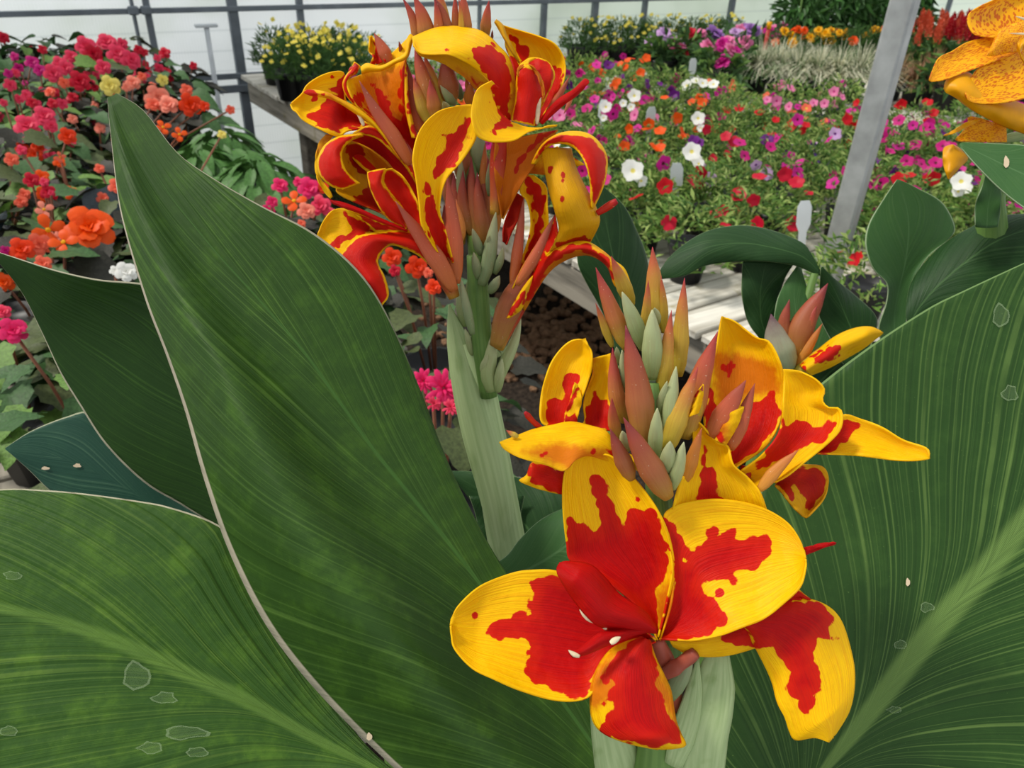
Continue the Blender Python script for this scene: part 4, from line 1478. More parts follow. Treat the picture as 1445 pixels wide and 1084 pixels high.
# top buds of the tall spike
for s, w, m, dd in (('240,360 190,130 120,-40', 130, 'bud_salmon', 0), ('180,380 115,130 40,-20', 84, 'bud_salmon', .003), ('340,330 332,110 300,-90', 120, 'bud_yellow', .004), ('310,330 300,140 275,-10', 76, 'bud_salmon', -.002),
                    ('385,320 335,110 262,-30', 96, 'bud_brown', 0), ('440,320 426,110 425,-60', 66, 'bud_salmon', .003), ('510,340 497,110 470,-100', 92, 'bud_salmon', .001), ('475,320 465,100 450,-20', 46, 'bud_yellow', -.002),
                    ('640,290 650,160 672,0', 84, 'bud_salmon', .004), ('692,290 694,250 696,215', 22, 'bud_brown', .004), ('40,400 30,360 15,300', 36, 'bud_brown', .006),
                    ('395,750 370,580 350,380', 160, 'bud_brown', .002), ('270,800 190,560 130,330', 130, 'bud_salmon', -.002), ('330,790 260,600 200,400', 120, 'bud_yellow', .004), ('290,870 265,740 240,580', 110, 'bud_salmon', -.006),
                    ('240,900 180,750 120,560', 110, 'bud_yellow', .001), ('420,760 370,700 315,620', 70, 'bract_grey', -.006), ('470,720 440,640 400,520', 70, 'bract_grey', .006), ('530,760 530,680 540,600', 90, 'sepal_orange', .004),
                    ('370,800 355,770 335,740', 60, 'bract_green', -.007), ('560,740 520,640 500,560', 60, 'bud_yellow', .006)):
    spindle(A, T560, s, w, 0.408 + dd, 0.395 + dd, m, 'bud', n=12, K=18)

# --- upper right flower of the tall spike
fl = fpart(A, 'flower', T660, '115,430 125,300 130,180 150,60', 70, 0.415, 0.400, 'tube_red')
petal(fl, T560, '815,880 730,810 700,720 690,640 670,590 600,520 500,452 380,402 250,400 165,385 118,320', '835,870 858,750 866,650 848,520 805,405 740,335 680,272 600,222 500,200 390,192 270,208 110,272',
      [0.405, 0.4, 0.395, 0.39, 0.388, 0.388], [0, -0.008, -0.012, -0.006], [0, 0.004, 0.012, 0.01], [0.002, -0.006, -0.008, -0.002],
      red=['822,880 740,800 690,700 672,600 640,540 540,450 515,430 550,400 540,375 570,345 640,335 690,320 740,370 785,420 815,500 828,600 825,700 815,800'], dots=[(372, 372, 10)], nu=34, nv=60,
      flush=['815,860 830,700 845,600 820,480 900,500 900,860'])
petal(fl, T560, '120,330 170,380 250,398 380,400 500,450 600,520 672,592', '135,360 180,410 260,435 340,465 430,520 520,590 575,655', [0.392, 0.387, 0.384, 0.386], 0, [0.0, 0.008, 0.01], 0.001,
      red=['520,540 580,570 640,600 575,660 540,610'], flush=['440,500 560,560 640,600 575,660 500,590'], mat='petal_reverse_and_shade')
petal(fl, T560, '830,870 862,700 860,560 830,440 792,340 785,262 714,155', '1010,915 1130,780 1200,640 1228,480 1170,340 1050,270 780,190', [0.408, 0.412, 0.414, 0.41], [0, -0.003, 0], [0, -0.004, -0.008, 0], 0.010,
      red=['820,880 850,700 770,345 830,410 890,460 850,340 815,262 860,265 900,290 905,320 960,350 970,400 940,440 1000,425 1130,480 1165,480 1195,510 1212,560 1190,650 1100,800 1010,925'], nu=34, nv=48)
petal(fl, T560, '712,160 735,200 785,290 830,370 888,455', '722,142 772,185 800,260 850,360 895,458', [0.404, 0.402, 0.405], 0, 0, -0.003, mat='petal_reverse_and_shade')
petal(fl, T560, '835,880 862,740 870,600 880,530 900,470 960,432 1010,425', '1000,918 1035,800 1072,700 1068,620 1035,540 975,492 905,480', [0.4, 0.397, 0.395, 0.396], 0, [0, 0.003, 0], -0.006, rim=2.0, name='staminode')
petal(fl, T560, '905,470 960,425 1040,425 1110,460 1145,520', '1010,880 1060,770 1095,690 1120,640 1150,560', [0.403, 0.403], [-0.002, 0.0], 0, -0.004, rim=1.5, name='staminode')
petal(fl, T560, '895,565 876,540 880,500 925,470 985,480 1040,545 1072,640 1070,720', '912,562 892,540 896,512 930,487 975,498 1022,555 1055,650 1062,720', [0.393, 0.391, 0.392], name='staminode', mat='petal_reverse_and_shade', flush=['860,440 1100,440 1100,740 860,740'])
spindle(fl, T560, '1020,905 1028,800 1045,700 1055,655', 40, 0.398, 0.396, 'anther', 'anther', n=8)
petal(fl, T560, '1035,890 1100,800 1180,720 1290,650 1365,578 1394,585', '1060,905 1140,830 1220,760 1310,695 1392,612 1400,595', [0.4, 0.392, 0.386], 0, 0, -0.002, allred=True, name='style')
spindle(fl, T560, '1080,860 1180,700 1262,550', 60, 0.405, 0.395, 'sepal', 'sepal')
spindle(fl, T560, '1275,700 1245,770 1215,832', 36, 0.4, 0.396, 'sepal', 'sepal')
petal(fl, T560, '1168,912 1100,918 1030,942 950,962 850,1022 720,1036 640,1022 575,975 542,860 552,740 590,648 690,587',
      '1160,918 1060,932 980,932 920,922 880,906 840,892 795,862 750,815 720,765 700,705 690,655 742,640', [0.388, 0.384, 0.38, 0.377, 0.378], [0.0, -0.010, -0.012, -0.004], [0, 0.008, 0.008, 0.002], -0.002,
      red=['680,610 745,640 800,860 960,925 900,925 810,930 790,945 720,930 700,910 730,890 740,870 745,840 720,780 690,700'], dots=[(705, 950, 24), (668, 745, 8), (700, 775, 8)], nu=28, nv=60)
petal(fl, T660, '145,445 125,330 112,230 115,120', '150,450 230,300 300,200 385,70', [0.412, 0.405, 0.4], 0, [0, 0.0, 0.004], 0.004, red=['200,220 300,90 370,70 260,170 200,260'], flush=['90,470 100,90 390,40 390,120 200,420'], mat='petal_reverse_and_shade', nu=26)
petal(fl, T660, '270,215 310,140 365,97 430,78 505,85 560,125 592,190 585,280 560,350 532,408', '290,215 325,160 365,130 425,132 465,158 495,205 512,255 522,305 522,355 527,402', [0.405, 0.395, 0.388, 0.386, 0.388], [0, 0.004, 0.008, 0.004], [0, -0.002, -0.004, 0], -0.005,
      rim=2.2, red=['260,230 330,120 420,95 500,105 530,112 560,150 588,190 580,280 532,410 520,300 470,160 360,130'], nu=24, nv=56)

# --- upper left flower
fl = fpart(A, 'flower', T400, '1000,1060 960,980 900,860', 80, 0.425, 0.418, 'tube_red')
petal(fl, T400, '690,760 560,600 480,560 470,440 468,350 430,326 330,345 240,388 175,440 145,495 98,540 53,578', '700,770 620,765 540,778 480,790 430,828 370,812 280,772 200,732 140,692 100,642 70,622 54,584', [0.415, 0.408, 0.4, 0.396, 0.394], [0, 0.006, 0.006, 0], [0, -0.006, -0.006, 0], 0.008,
      red=['690,760 640,755 500,785 430,795 320,775 170,702 165,670 260,620 270,580 330,530 400,510 350,480 345,455 390,430 390,400 440,370 475,360 480,560 560,620'], dots=[(222, 562, 26), (240, 552, 24), (232, 606, 14), (375, 372, 4)], nu=34, nv=48)
petal(fl, T400, '740,740 580,620 480,510 455,430 475,370 520,310 540,255', '760,740 610,620 520,500 490,430 500,380 545,345 592,290', [0.412, 0.406, 0.402, 0.4], 0, 0, -0.006, rim=1.2, name='staminode')
petal(fl, T400, '965,1060 850,880 720,745 600,645 530,545 490,455 480,388', '1025,835 1000,760 965,640 935,480 930,340 940,225 980,45', [0.42, 0.412, 0.406, 0.404, 0.403, 0.402], [0, -0.006, -0.006], [0, -0.004, 0.0], 0.014, Mid='1000,960 940,830 850,700 790,600 740,480 720,390 710,285',
      red=['960,1010 700,730 560,600 530,530 600,500 640,600 720,660 690,480 680,440 750,470 830,620 830,660 860,660 900,700 880,460 890,420 915,300 925,250 950,300 950,680 1030,850'],
      dots=[(710, 422, 18)], flush=['540,480 620,360 760,330 890,280 905,250 960,260 1030,830 960,1040 720,760 560,560'], nu=36, nv=56)
petal(fl, T400, '590,300 640,270 740,290 840,245 930,190 945,90 970,42', '600,350 660,330 760,320 860,265 945,225 975,135 992,60', [0.4, 0.399, 0.398], 0, 0, -0.004)
petal(fl, T400, '660,285 685,215 655,175 660,75 672,55', '785,255 745,190 715,120 700,95 685,65', [0.41, 0.412], 0, 0, 0.004, red=['660,290 690,230 690,100 710,100 790,260'])
spindle(fl, T400, '810,270 760,160 692,35', 105, 0.412, 0.408, 'sepal', 'sepal')
spindle(fl, T400, '905,215 895,150 884,98', 36, 0.415, 0.412, 'sepal', 'sepal')
spindle(fl, T400, '1070,830 1000,560 935,240', 110, 0.414, 0.404, 'sepal', 'sepal', n=12)
petal(fl, T400, '985,840 940,640 928,430 932,260', '1030,840 985,700 952,500 945,300', [0.404, 0.4], 0, 0, -0.002, red=['985,850 925,250 950,250 1035,850'])
spindle(fl, T400, '1120,720 1070,560 1000,400', 100, 0.415, 0.412, 'bud_yellow', 'sepal', n=12)
petal(fl, T400, '880,990 720,745 560,610 440,545 330,492 220,472 155,478', '900,1010 710,765 550,650 430,572 330,530 205,512 160,497', [0.402, 0.396, 0.391, 0.388], 0, 0, -0.003, red=['160,460 340,480 330,540 150,520'], flush=['330,470 950,1000 880,1040 330,540'], name='style')
spindle(fl, T400, '615,745 590,690 555,650', 34, 0.394, 0.393, 'anther', 'anther', n=8)
spindle(fl, T400, '975,1040 860,860 700,620 578,398', 125, 0.402, 0.388, 'sepal', 'sepal', n=14, K=20, flat=0.4)
spindle(fl, T400, '510,345 545,310 560,270', 66, 0.401, 0.399, 'stamen_red', 'stamen', blunt=True)

for s, w, m in (('30,520 10,400 0,260', 80, 'bud_brown'), ('-30,560 -50,400 -60,250', 80, 'bud_brown'), ('70,560 70,380 60,200', 80, 'bud_brown'), ('110,520 115,360 110,180', 70, 'sepal_orange'), ('-60,420 -80,300 -90,180', 70, 'bud_brown'), ('-10,300 -20,200 -20,60', 90, 'bud_brown'), ('50,260 45,160 50,30', 80, 'bract_grey'), ('-90,700 -95,560 -100,380', 60, 'bud_brown')):
    spindle(A, T660, s, w, 0.434, 0.424, m, 'bud')
# --- left middle flower
fl = fpart(A, 'flower', T430, '880,1000 840,900 790,780', 110, 0.42, 0.412, 'tube_red')
petal(fl, T430, '720,560 600,450 470,330 330,230 230,120', '800,470 720,300 600,140 470,20 350,-40', [0.422, 0.416, 0.412], 0, 0, 0.004, rim=2.0, nu=24)
petal(fl, T430, '690,390 600,240 500,130 420,62 330,40 270,60', '740,420 700,330 640,220 560,120 480,20 380,-10 290,30', [0.41, 0.402, 0.396], 0, [0, 0.006, 0.004], -0.004, rim=2.2)
petal(fl, T430, '600,600 450,505 300,442 185,372 240,275 215,170 240,92', '640,590 610,480 565,350 505,225 405,140 320,95 262,78', [0.412, 0.41, 0.408, 0.404], [0, 0, -0.004], 0, 0.012,
      red=['600,610 450,515 275,445 330,390 380,350 370,360 365,300 310,260 260,190 235,105 300,85 360,130 370,190 400,200 420,240 380,290 480,300 560,420 620,600'], dots=[(290, 408, 9)], flush=['360,100 540,240 560,330 480,290 400,240'], nu=30, mat='petal_reverse_and_shade')
petal(fl, T430, '330,35 200,55 120,105 78,190 88,275 150,340 222,364', '345,48 275,75 225,125 218,185 240,250 285,300 326,326', [0.4, 0.392, 0.387, 0.387, 0.39], [0, 0.004, 0.006, 0], [0, -0.002, 0.0], -0.007, rim=2.6)
petal(fl, T430, '125,40 80,100 62,200 70,290 110,370 150,420', '170,45 120,110 82,200 92,295 140,360 165,405', [0.4, 0.398, 0.4], 0, 0, 0, flush=['120,30 180,40 90,150 60,150'])
petal(fl, T430, '615,565 540,440 480,372 455,300 470,245', '700,625 680,485 635,375 575,285 515,240', [0.405, 0.402, 0.4], 0, 0, 0.004, rim=2.0)
petal(fl, T430, '590,600 480,525 415,425 380,335 367,262', '605,590 570,490 500,390 452,320 476,238', [0.4, 0.394, 0.39], 0, 0, -0.006, rim=1.6, name='staminode')
petal(fl, T430, '420,612 340,545 265,490 220,474 160,490 110,552 78,622', '410,620 320,645 265,695 212,752 150,712 102,682 76,642', [0.405, 0.4, 0.396], 0, [0, -0.006, 0], 0.004,
      red=['420,615 330,550 240,490 225,530 250,570 265,620 200,640 140,700 160,715 230,680 270,670 310,640'])
petal(fl, T430, '420,612 370,570 310,520 262,488', '620,605 520,580 420,545 300,495', [0.4, 0.397], 0, 0, 0, rim=1.5)
petal(fl, T430, '600,600 470,545 330,482 240,447 150,424', '605,612 460,562 320,503 220,468 155,442', [0.396, 0.39, 0.386], 0, 0, -0.002, allred=True, name='style')
petal(fl, T430, '700,650 600,605 510,610 400,620 310,645 250,700 213,772 290,872 350,962 410,1042', '775,852 685,762 590,712 500,692 440,752 432,805 470,882 492,985 455,1048', [0.408, 0.398, 0.39, 0.385, 0.385], 0, [0, 0.006, 0.006, 0.0], -0.008,
      rim=2.6, nu=32, nv=50, dots=None)
petal(fl, T430, '680,545 725,660 800,800 852,905', '775,395 792,540 832,680 862,870', [0.398, 0.404, 0.41], [0, -0.003], 0, 0.006, red=['690,560 730,480 760,560 770,420 800,560 870,880 850,900'])
spindle(fl, T430, '880,960 790,800 680,640 533,432', 115, 0.405, 0.386, 'sepal', 'sepal', n=14, K=20, flat=0.4)
spindle(fl, T430, '888,920 880,700 860,480 838,280', 110, 0.408, 0.4, 'sepal', 'sepal', n=14, K=20, flat=0.4)
spindle(fl, T430, '880,720 920,600 890,420', 60, 0.416, 0.412, 'sepal_orange', 'sepal')
# centre petal with a long red stripe, same flower
petal(fl, T1, '700,1040 640,960 598,880 588,800 575,700 563,615 590,512 655,442 735,415', '722,1030 690,900 668,820 690,710 755,632 806,552 814,500 806,440 792,408', [0.402, 0.39, 0.384, 0.382, 0.384, 0.386], [0, -0.004, -0.002, 0], [0, 0.004, 0.008, 0], 0.006,
      red=['790,465 760,480 700,540 665,600 650,650 635,680 645,715 680,690 720,650 755,600 790,520', '700,1040 640,960 605,870 605,800 620,770 650,760 668,820 690,900 724,1040', '600,715 612,690 630,735 640,765 612,770'],
      dots=[(674, 532, 9), (630, 705, 7), (648, 668, 7)], nu=30, nv=56)

# --- right lower flower
fl = fpart(A, 'flower', T660, '130,1000 190,860 260,740', 76, 0.44, 0.425, 'tube_red')
petal(fl, T660, '150,545 152,480 180,400 205,335', '165,560 190,500 220,440 242,360', [0.425, 0.42], 0, 0, 0.002, red=['130,570 140,300 260,330 200,570'], mat='petal_reverse_and_shade')
spindle(fl, T660, '190,735 215,560 240,350', 50, 0.42, 0.412, 'sepal', 'sepal')
petal(fl, T660, '190,700 240,590 268,480 255,380 222,330 245,262', '262,690 300,600 340,490 338,390 332,310 280,262', [0.425, 0.415, 0.412], 0, 0, 0.006, red=['190,710 240,590 285,470 270,380 240,280 270,270 325,330 310,350 340,360 320,480 300,600 260,700'])
petal(fl, T660, '258,255 300,180 380,140', '320,262 420,235 496,218', [0.418, 0.414], 0, 0, 0.0, flush=['250,220 330,220 340,270 250,270'], dots=[(460, 190, 12)])
petal(fl, T660, '312,145 328,240 346,330 372,420 388,500 345,590', '440,150 458,225 502,318 545,400 560,462 522,548', [0.398, 0.394, 0.392, 0.396, 0.404], [0, -0.003, 0], 0, [-0.004, -0.01, -0.006],
      red=['340,600 400,540 470,515 515,540 440,580 360,640', '342,225 355,230 365,265 352,285 342,260', '403,240 412,260 412,300 418,340 408,340 402,300'], dots=[(402, 355, 11), (420, 352, 8), (374, 410, 7), (485, 508, 10)], mat='petal_reverse_and_shade', nu=30, nv=48)  # ochre tone puts shade into this hanging petal's colour
petal(fl, T660, '190,745 240,640 330,500 372,430', '215,740 290,650 350,590 385,520', [0.418, 0.408, 0.4], 0, 0, 0.003, red=['190,750 380,420 390,520 230,740'])
petal(fl, T660, '215,770 300,630 400,560 500,545 570,582 620,625 665,660 693,725', '240,840 340,682 420,622 500,602 560,622 600,662 628,735 690,765', [0.428, 0.412, 0.4, 0.392, 0.39], 0, [0, 0.004, 0.004, 0], -0.007,
      red=['215,780 300,640 400,575 500,556 560,585 610,640 620,720 560,622 500,590 420,600 340,660 260,800'], flush=['210,770 400,560 590,590 640,740 560,640 420,640 240,860'], nu=24, nv=52)
spindle(fl, T660, '210,730 290,600 372,428', 52, 0.404, 0.394, 'sepal', 'sepal')
spindle(fl, T660, '550,425 590,400 634,372', 34, 0.392, 0.388, 'stamen_red', 'style', shape=[0.7, 0.9, 1, 1, 0.7])
o = spindle(A, T660, '120,990 170,840 240,720 325,592', 112, 0.436, 0.412, 'bud_brown', 'bud', n=16, K=22, shape=[0.5, 0.75, 0.95, 1, 0.85, 0.55, 0.1])
petal(fl, T660, '165,872 190,820 215,775 250,720', '180,868 225,835 245,790 278,690', [0.419, 0.414, 0.411], 0, 0, -0.004, red=['165,872 190,815 215,780 245,745 245,790 215,830'])

# ------------------------------------------------------------------ canna with the front flower, and the broad leaf at the right
b1 = P(930, 1090, 0.325)
B = plant('canna', 'red and yellow canna with the large open flower in front and broad leaf at right', 'canna', (b1[0], b1[1], 0))
canna_pot(B, b1[0], b1[1])
so = B['_org']
rod('stem', [(b1[0], b1[1], 0.2), (b1[0], b1[1], 0.7), tuple(b1), tuple(P(935, 1000, 0.328)), tuple(P(937, 880, 0.326)), tuple(P(934, 760, 0.324)), tuple(P(925, 640, 0.316)), tuple(P(920, 540, 0.306))],
    [0.016, 0.014, 0.011, 0.0085, 0.0068, 0.006, 0.005, 0.003], 'stem_green', B, 12, so)
leaf(B, TP,
     '1060,1150 1010,1090 1000,980 1025,860 1060,740 1090,640 1130,570 1170,532 1240,480 1310,435 1350,415 1445,371 1560,320 1700,280',
     '1150,1120 1300,1160 1420,1150 1540,1080 1650,900 1720,700 1740,500 1720,300',
     '1140,1115 1200,1040 1250,975 1300,910 1350,850 1400,795 1450,730 1520,640 1600,520 1710,290',
     [0.365, 0.375, 0.38, 0.385, 0.395, 0.41, 0.42], [0, 0.012, 0.03, 0.03, 0.02, 0], [0, -0.01, -0.02, -0.015, 0], 'leaf_right', nu=56, nv=90, rip=0.002, cup=[0, 0.006, 0.008, 0.006, 0],
     label='broad leaf at the right with a thick pale midrib')
spindle(B, TP, '985,1100 990,1040 1005,980 1015,915', 86, 0.318, 0.312, 'sheath', 'sheath', n=16, shape=[0.8, 0.85, 0.8, 0.66, 0.3], flat=0.4)
spindle(B, TP, '880,1110 868,1060 856,1010 848,960', 70, 0.33, 0.325, 'sheath', 'sheath', n=16, shape=[1, 0.95, 0.8, 0.6, 0.2], flat=0.4)
spindle(B, TP, '950,1080 975,1000 985,930', 36, 0.316, 0.311, 'sheath', 'sheath', n=12, shape=[0.7, 1.0, 0.9, 0.6, 0.1], flat=0.4)
spindle(B, TP, '945,985 965,945 975,915', 26, 0.31, 0.308, 'bract_grey', 'bract', True)

# back flowers of the front spike, left
fl = fpart(B, 'flower', T700, '700,900 690,800 680,700', 50, 0.312, 0.310, 'tube_red')
petal(fl, T700, '350,600 268,565 262,440 290,310 340,190 430,95 528,74', '440,580 495,450 540,330 562,250 564,160 537,110', [0.312, 0.316, 0.316], [0, 0.0, 0], [0, -0.003, -0.004], 0.006,
      red=['295,600 295,450 340,420 385,430 400,380 400,310 430,280 470,280 492,310 475,410 440,500 410,560 400,600'], dots=[(316, 410, 9), (356, 411, 5)])
petal(fl, T700, '400,575 412,500 440,420 462,330', '470,590 490,500 505,430 480,345', [0.311, 0.312], 0, 0, 0, red=['395,580 420,480 460,370 478,400 420,520 440,540 470,500 475,590'])
petal(fl, T700, '470,600 520,560 515,470 530,390 570,280 560,195', '690,620 676,480 672,300 674,162', [0.313, 0.317, 0.318], 0, 0, 0.004, red=['530,590 540,470 570,400 590,390 610,440 640,430 670,420 690,620'], flush=['555,180 580,180 575,260 535,380 525,380 560,260'])
petal(fl, T700, '400,850 300,815 215,803 180,880 136,905', '390,990 300,972 220,947 142,915', [0.308, 0.306, 0.304], 0, 0, -0.003, red=['420,850 210,800 175,875 200,890 180,920 300,970 400,990'])
petal(fl, T700, '695,700 650,622 560,590 440,566 330,585 220,610 110,652 19,683', '712,812 640,790 540,765 470,790 400,855 300,822 150,780 60,732 22,690', [0.304, 0.3, 0.297, 0.294, 0.292], [0, 0.008, 0.008, 0], [0, -0.005, -0.004, 0], -0.003,
      red=['622,700 640,715 700,725 715,815 640,750'], dots=[(277, 757, 22), (265, 758, 16), (292, 753, 14), (405, 770, 10), (428, 787, 8), (570, 746, 13)], flush=['160,740 340,690 560,720 690,740 480,860 330,815'], nu=26, nv=52)
spindle(fl, T700, '130,652 95,636 60,614', 36, 0.2935, 0.292, 'bud_yellow', 'petal_tip')
spindle(fl, T700, '262,602 215,560 170,508', 38, 0.305, 0.30, 'stamen_red', 'stamen', shape=[0.8, 0.9, 0.85, 0.9, 1.0, 0.5])

# back flowers of the front spike, right
fl = fpart(B, 'flower', T960, '250,1000 300,880 330,800', 70, 0.315, 0.312, 'tube_red')
petal(fl, T960, '225,810 120,600 145,430 165,290 188,150 203,58', '270,805 415,705 490,585 510,440 503,315 445,190 382,166 330,130 270,84 212,62', [0.308, 0.314, 0.316, 0.317], [0, 0.002, 0], [0, -0.004, 0], 0.008,
      red=['240,810 250,700 360,480 400,470 450,420 485,450 488,600 430,680 370,730 270,800', '100,620 140,390 182,510 160,590 190,700'], dots=[(238, 252, 15), (245, 298, 22), (212, 300, 14), (262, 300, 8), (238, 360, 17), (240, 332, 12), (232, 320, 12)],
      flush=['150,230 350,250 480,300 500,430 300,460 190,500'], nu=34, nv=48)
petal(fl, T960, '300,820 410,735 490,620 508,450 508,318', '375,895 500,862 620,772 722,690 787,620 802,550 783,512 730,508 700,470 712,420 670,370 590,328', [0.307, 0.303, 0.302, 0.303], [0, 0.0, 0.004], [0, -0.004, 0], 0.006,
      red=['370,800 420,720 490,600 505,530 520,580 610,570 680,590 772,580 760,630 700,680 600,720 480,770 420,810 390,815'], nu=30, nv=44)
petal(fl, T960, '670,725 740,652 800,545 900,568 1000,608 1100,668 1215,708 1229,754', '675,735 760,738 900,747 1050,766 1150,769 1228,762', [0.308, 0.302, 0.296], [0, 0.006, 0], 0, 0.004, red=['650,730 800,560 850,570 890,600 850,640 830,690 780,700 740,740'], nu=20, nv=40)
petal(fl, T960, '470,880 560,800 640,790 702,800 730,842 729,902 700,970 626,1052', '468,892 510,942 550,992 600,1042 622,1052', [0.312, 0.313, 0.311], 0, [0, -0.006, 0], 0.004, red=['480,870 580,800 670,800 715,850 710,920 660,990 630,1010 610,960 560,900 548,975 505,920'], mat='petal_reverse_and_shade')  # duller tones put shade into the drooping petal's colour
spindle(fl, T960, '390,915 480,810 585,715', 66, 0.302, 0.299, 'sepal_orange', 'sepal', flat=0.5)
spindle(fl, T960, '150,650 230,520 325,372', 112, 0.303, 0.295, 'sepal', 'sepal', n=14, flat=0.5)
spindle(fl, T960, '245,715 310,550 368,388', 84, 0.304, 0.296, 'sepal', 'sepal', n=14, flat=0.5)
petal(fl, T960, '170,670 220,580 270,500', '225,690 280,600 315,505', [0.301, 0.298], 0, 0, -0.002, red=['165,650 215,620 205,700'], flush=['170,600 240,560 230,700'])
petal(fl, T960, '-40,1010 0,870 56,808 48,740 64,680 60,566', '430,1020 392,920 330,850 262,790 236,700 180,678 112,600 78,570', [0.303, 0.303, 0.304], 0, [0, -0.003, 0], 0.006, red=['60,975 100,870 105,700 118,685 133,730 130,790 155,785 170,800 180,880 200,940 255,960 250,1000'], nu=30)

# the spike of buds
for s, w, m, dd, bl in (('190,250 140,130 100,35', 70, 'bud_yellow', .010, 0), ('170,440 110,290 33,85', 84, 'bud_salmon', .006, 0), ('105,430 70,340 32,240', 40, 'bud_yellow', .008, 0),
                        ('245,440 205,330 148,192', 74, 'bract_green', .003, 1), ('285,370 290,200 281,-5', 96, 'bud_yellow', .008, 0), ('248,400 255,280 263,140', 50, 'bud_yellow', .005, 0),
                        ('328,370 330,250 318,118', 40, 'bud_yellow', .007, 0), ('280,570 280,420 280,270', 92, 'bract_green', 0, 1), ('322,660 340,480 364,272', 76, 'bud_yellow', .002, 0),
                        ('395,560 405,350 421,130', 78, 'bud_yellow', .006, 0), ('300,330 296,290 290,262', 44, 'bract_green', .001, 1),
                        ('160,760 120,620 106,435', 76, 'bud_salmon', .004, 0), ('170,620 158,530 148,446', 50, 'bract_green', .002, 1), ('130,500 128,470 124,432', 30, 'bract_green', .003, 1),
                        ('245,860 215,600 163,338', 128, 'bud_brown', -.003, 0), ('350,850 362,680 384,518', 70, 'bract_green', -.002, 1), ('310,730 325,650 345,582', 42, 'bract_green', -.001, 1),
                        ('420,830 480,600 566,365', 118, 'bud_salmon', .002, 0), ('340,890 400,720 480,520', 96, 'bud_yellow', -.003, 0), ('130,830 108,740 104,655', 56, 'bud_salmon', .002, 0),
                        ('290,920 295,820 302,700', 66, 'bract_green', -.004, 1), ('350,1090 255,930 154,740', 118, 'bud_brown', -.009, 0), ('190,1010 140,900 96,790', 80, 'bud_brown', -.006, 0),
                        ('340,985 350,920 358,845', 76, 'bract_green', -.006, 1), ('365,1050 395,950 418,848', 62, 'bract_green', -.006, 1), ('425,1020 460,900 497,785', 62, 'sepal_orange', -.001, 0),
                        ('150,880 165,860 150,800', 60, 'bract_green', -.002, 1), ('470,760 480,690 500,600', 50, 'bud_yellow', 0, 0)):
    spindle(B, T830, s, w, 0.306 + dd, 0.293 + dd, m, 'bract' if bl else 'bud', bool(bl), n=12, K=18)
petal(B, T830, '165,895 200,950 240,1010 290,1060', '250,930 262,980 290,1020 318,1075', [0.302, 0.298], 0, 0, -0.004, dots=[(215, 980, 12)], rip=0.003, name='crumpled_petal')
petal(B, T830, '440,740 455,690 470,640', '480,720 498,660 503,595', [0.297, 0.296], 0, 0, -0.003, red=['455,690 470,600 505,580 490,620'], name='petal')

# --- the large open flower
fl = fpart(B, 'flower', T2, '800,860 790,790 770,720 735,640', 64, 0.322, 0.302, 'ovary', shape=[0.7, 0.8, 0.9, 1.0, 0.8])
fl['label'] = 'large open front flower, its tube pinkish brown'
petal(fl, T2, '1020,590 1090,535 1170,506 1260,520 1320,570 1355,670 1368,760 1352,860 1300,950', '1015,595 1045,650 1075,708 1105,775 1122,840 1145,885 1160,930 1180,957 1240,950 1285,965', [0.302, 0.3, 0.298, 0.294], [0, 0.004, 0.004, 0], [0, 0, 0], -0.006,
      red=['1000,590 1090,530 1170,515 1250,520 1300,560 1290,605 1305,640 1285,650 1255,630 1240,660 1240,710 1262,780 1260,810 1225,815 1245,840 1240,860 1215,880 1190,860 1185,830 1155,800 1150,760 1165,740 1120,700 1100,670 1060,660 1020,600'], dots=[(1240, 790, 22), (1225, 840, 22), (1290, 635, 16), (1180, 770, 26), (1215, 865, 18)], nu=50, nv=72)
petal(fl, T2, '1090,545 1140,490 1180,470', '1160,515 1200,510 1232,512', [0.303, 0.303], 0, 0, 0, red=['1060,560 1180,460 1240,520 1100,560'])
petal(fl, T2, '1150,385 1200,350 1250,335 1308,328', '1160,400 1210,370 1260,348 1308,333', [0.303, 0.3], 0, 0, -0.001, allred=True, name='sepal')
petal(fl, T2, '770,630 900,618 1000,595 1070,560', '790,660 850,688 950,690 1055,665', [0.304, 0.302], 0, 0, -0.003, red=['945,620 1000,590 1080,560 1060,660 1000,655 940,640'])
petal(fl, T2, '740,640 700,560 600,470 470,395 450,330 438,200 445,105 475,60 525,48', '748,640 785,520 794,400 775,300 738,220 680,140 600,58 540,46', [0.3, 0.303, 0.304, 0.302, 0.300], [0, 0, 0, 0], [0, -0.003, -0.004, 0], 0.008,
      red=['745,640 690,560 455,395 450,310 460,248 540,290 555,250 525,170 522,140 540,122 570,120 582,140 582,165 600,210 635,272 650,240 690,222 730,225 750,260 770,340 776,400 768,460 735,495 742,560'],
      dots=[(497, 258, 8), (652, 235, 11), (680, 195, 5), (553, 142, 32), (560, 200, 30), (655, 240, 14), (710, 245, 26), (470, 275, 16)], flush=['735,580 740,490 800,440 800,600'], nu=54, nv=84)
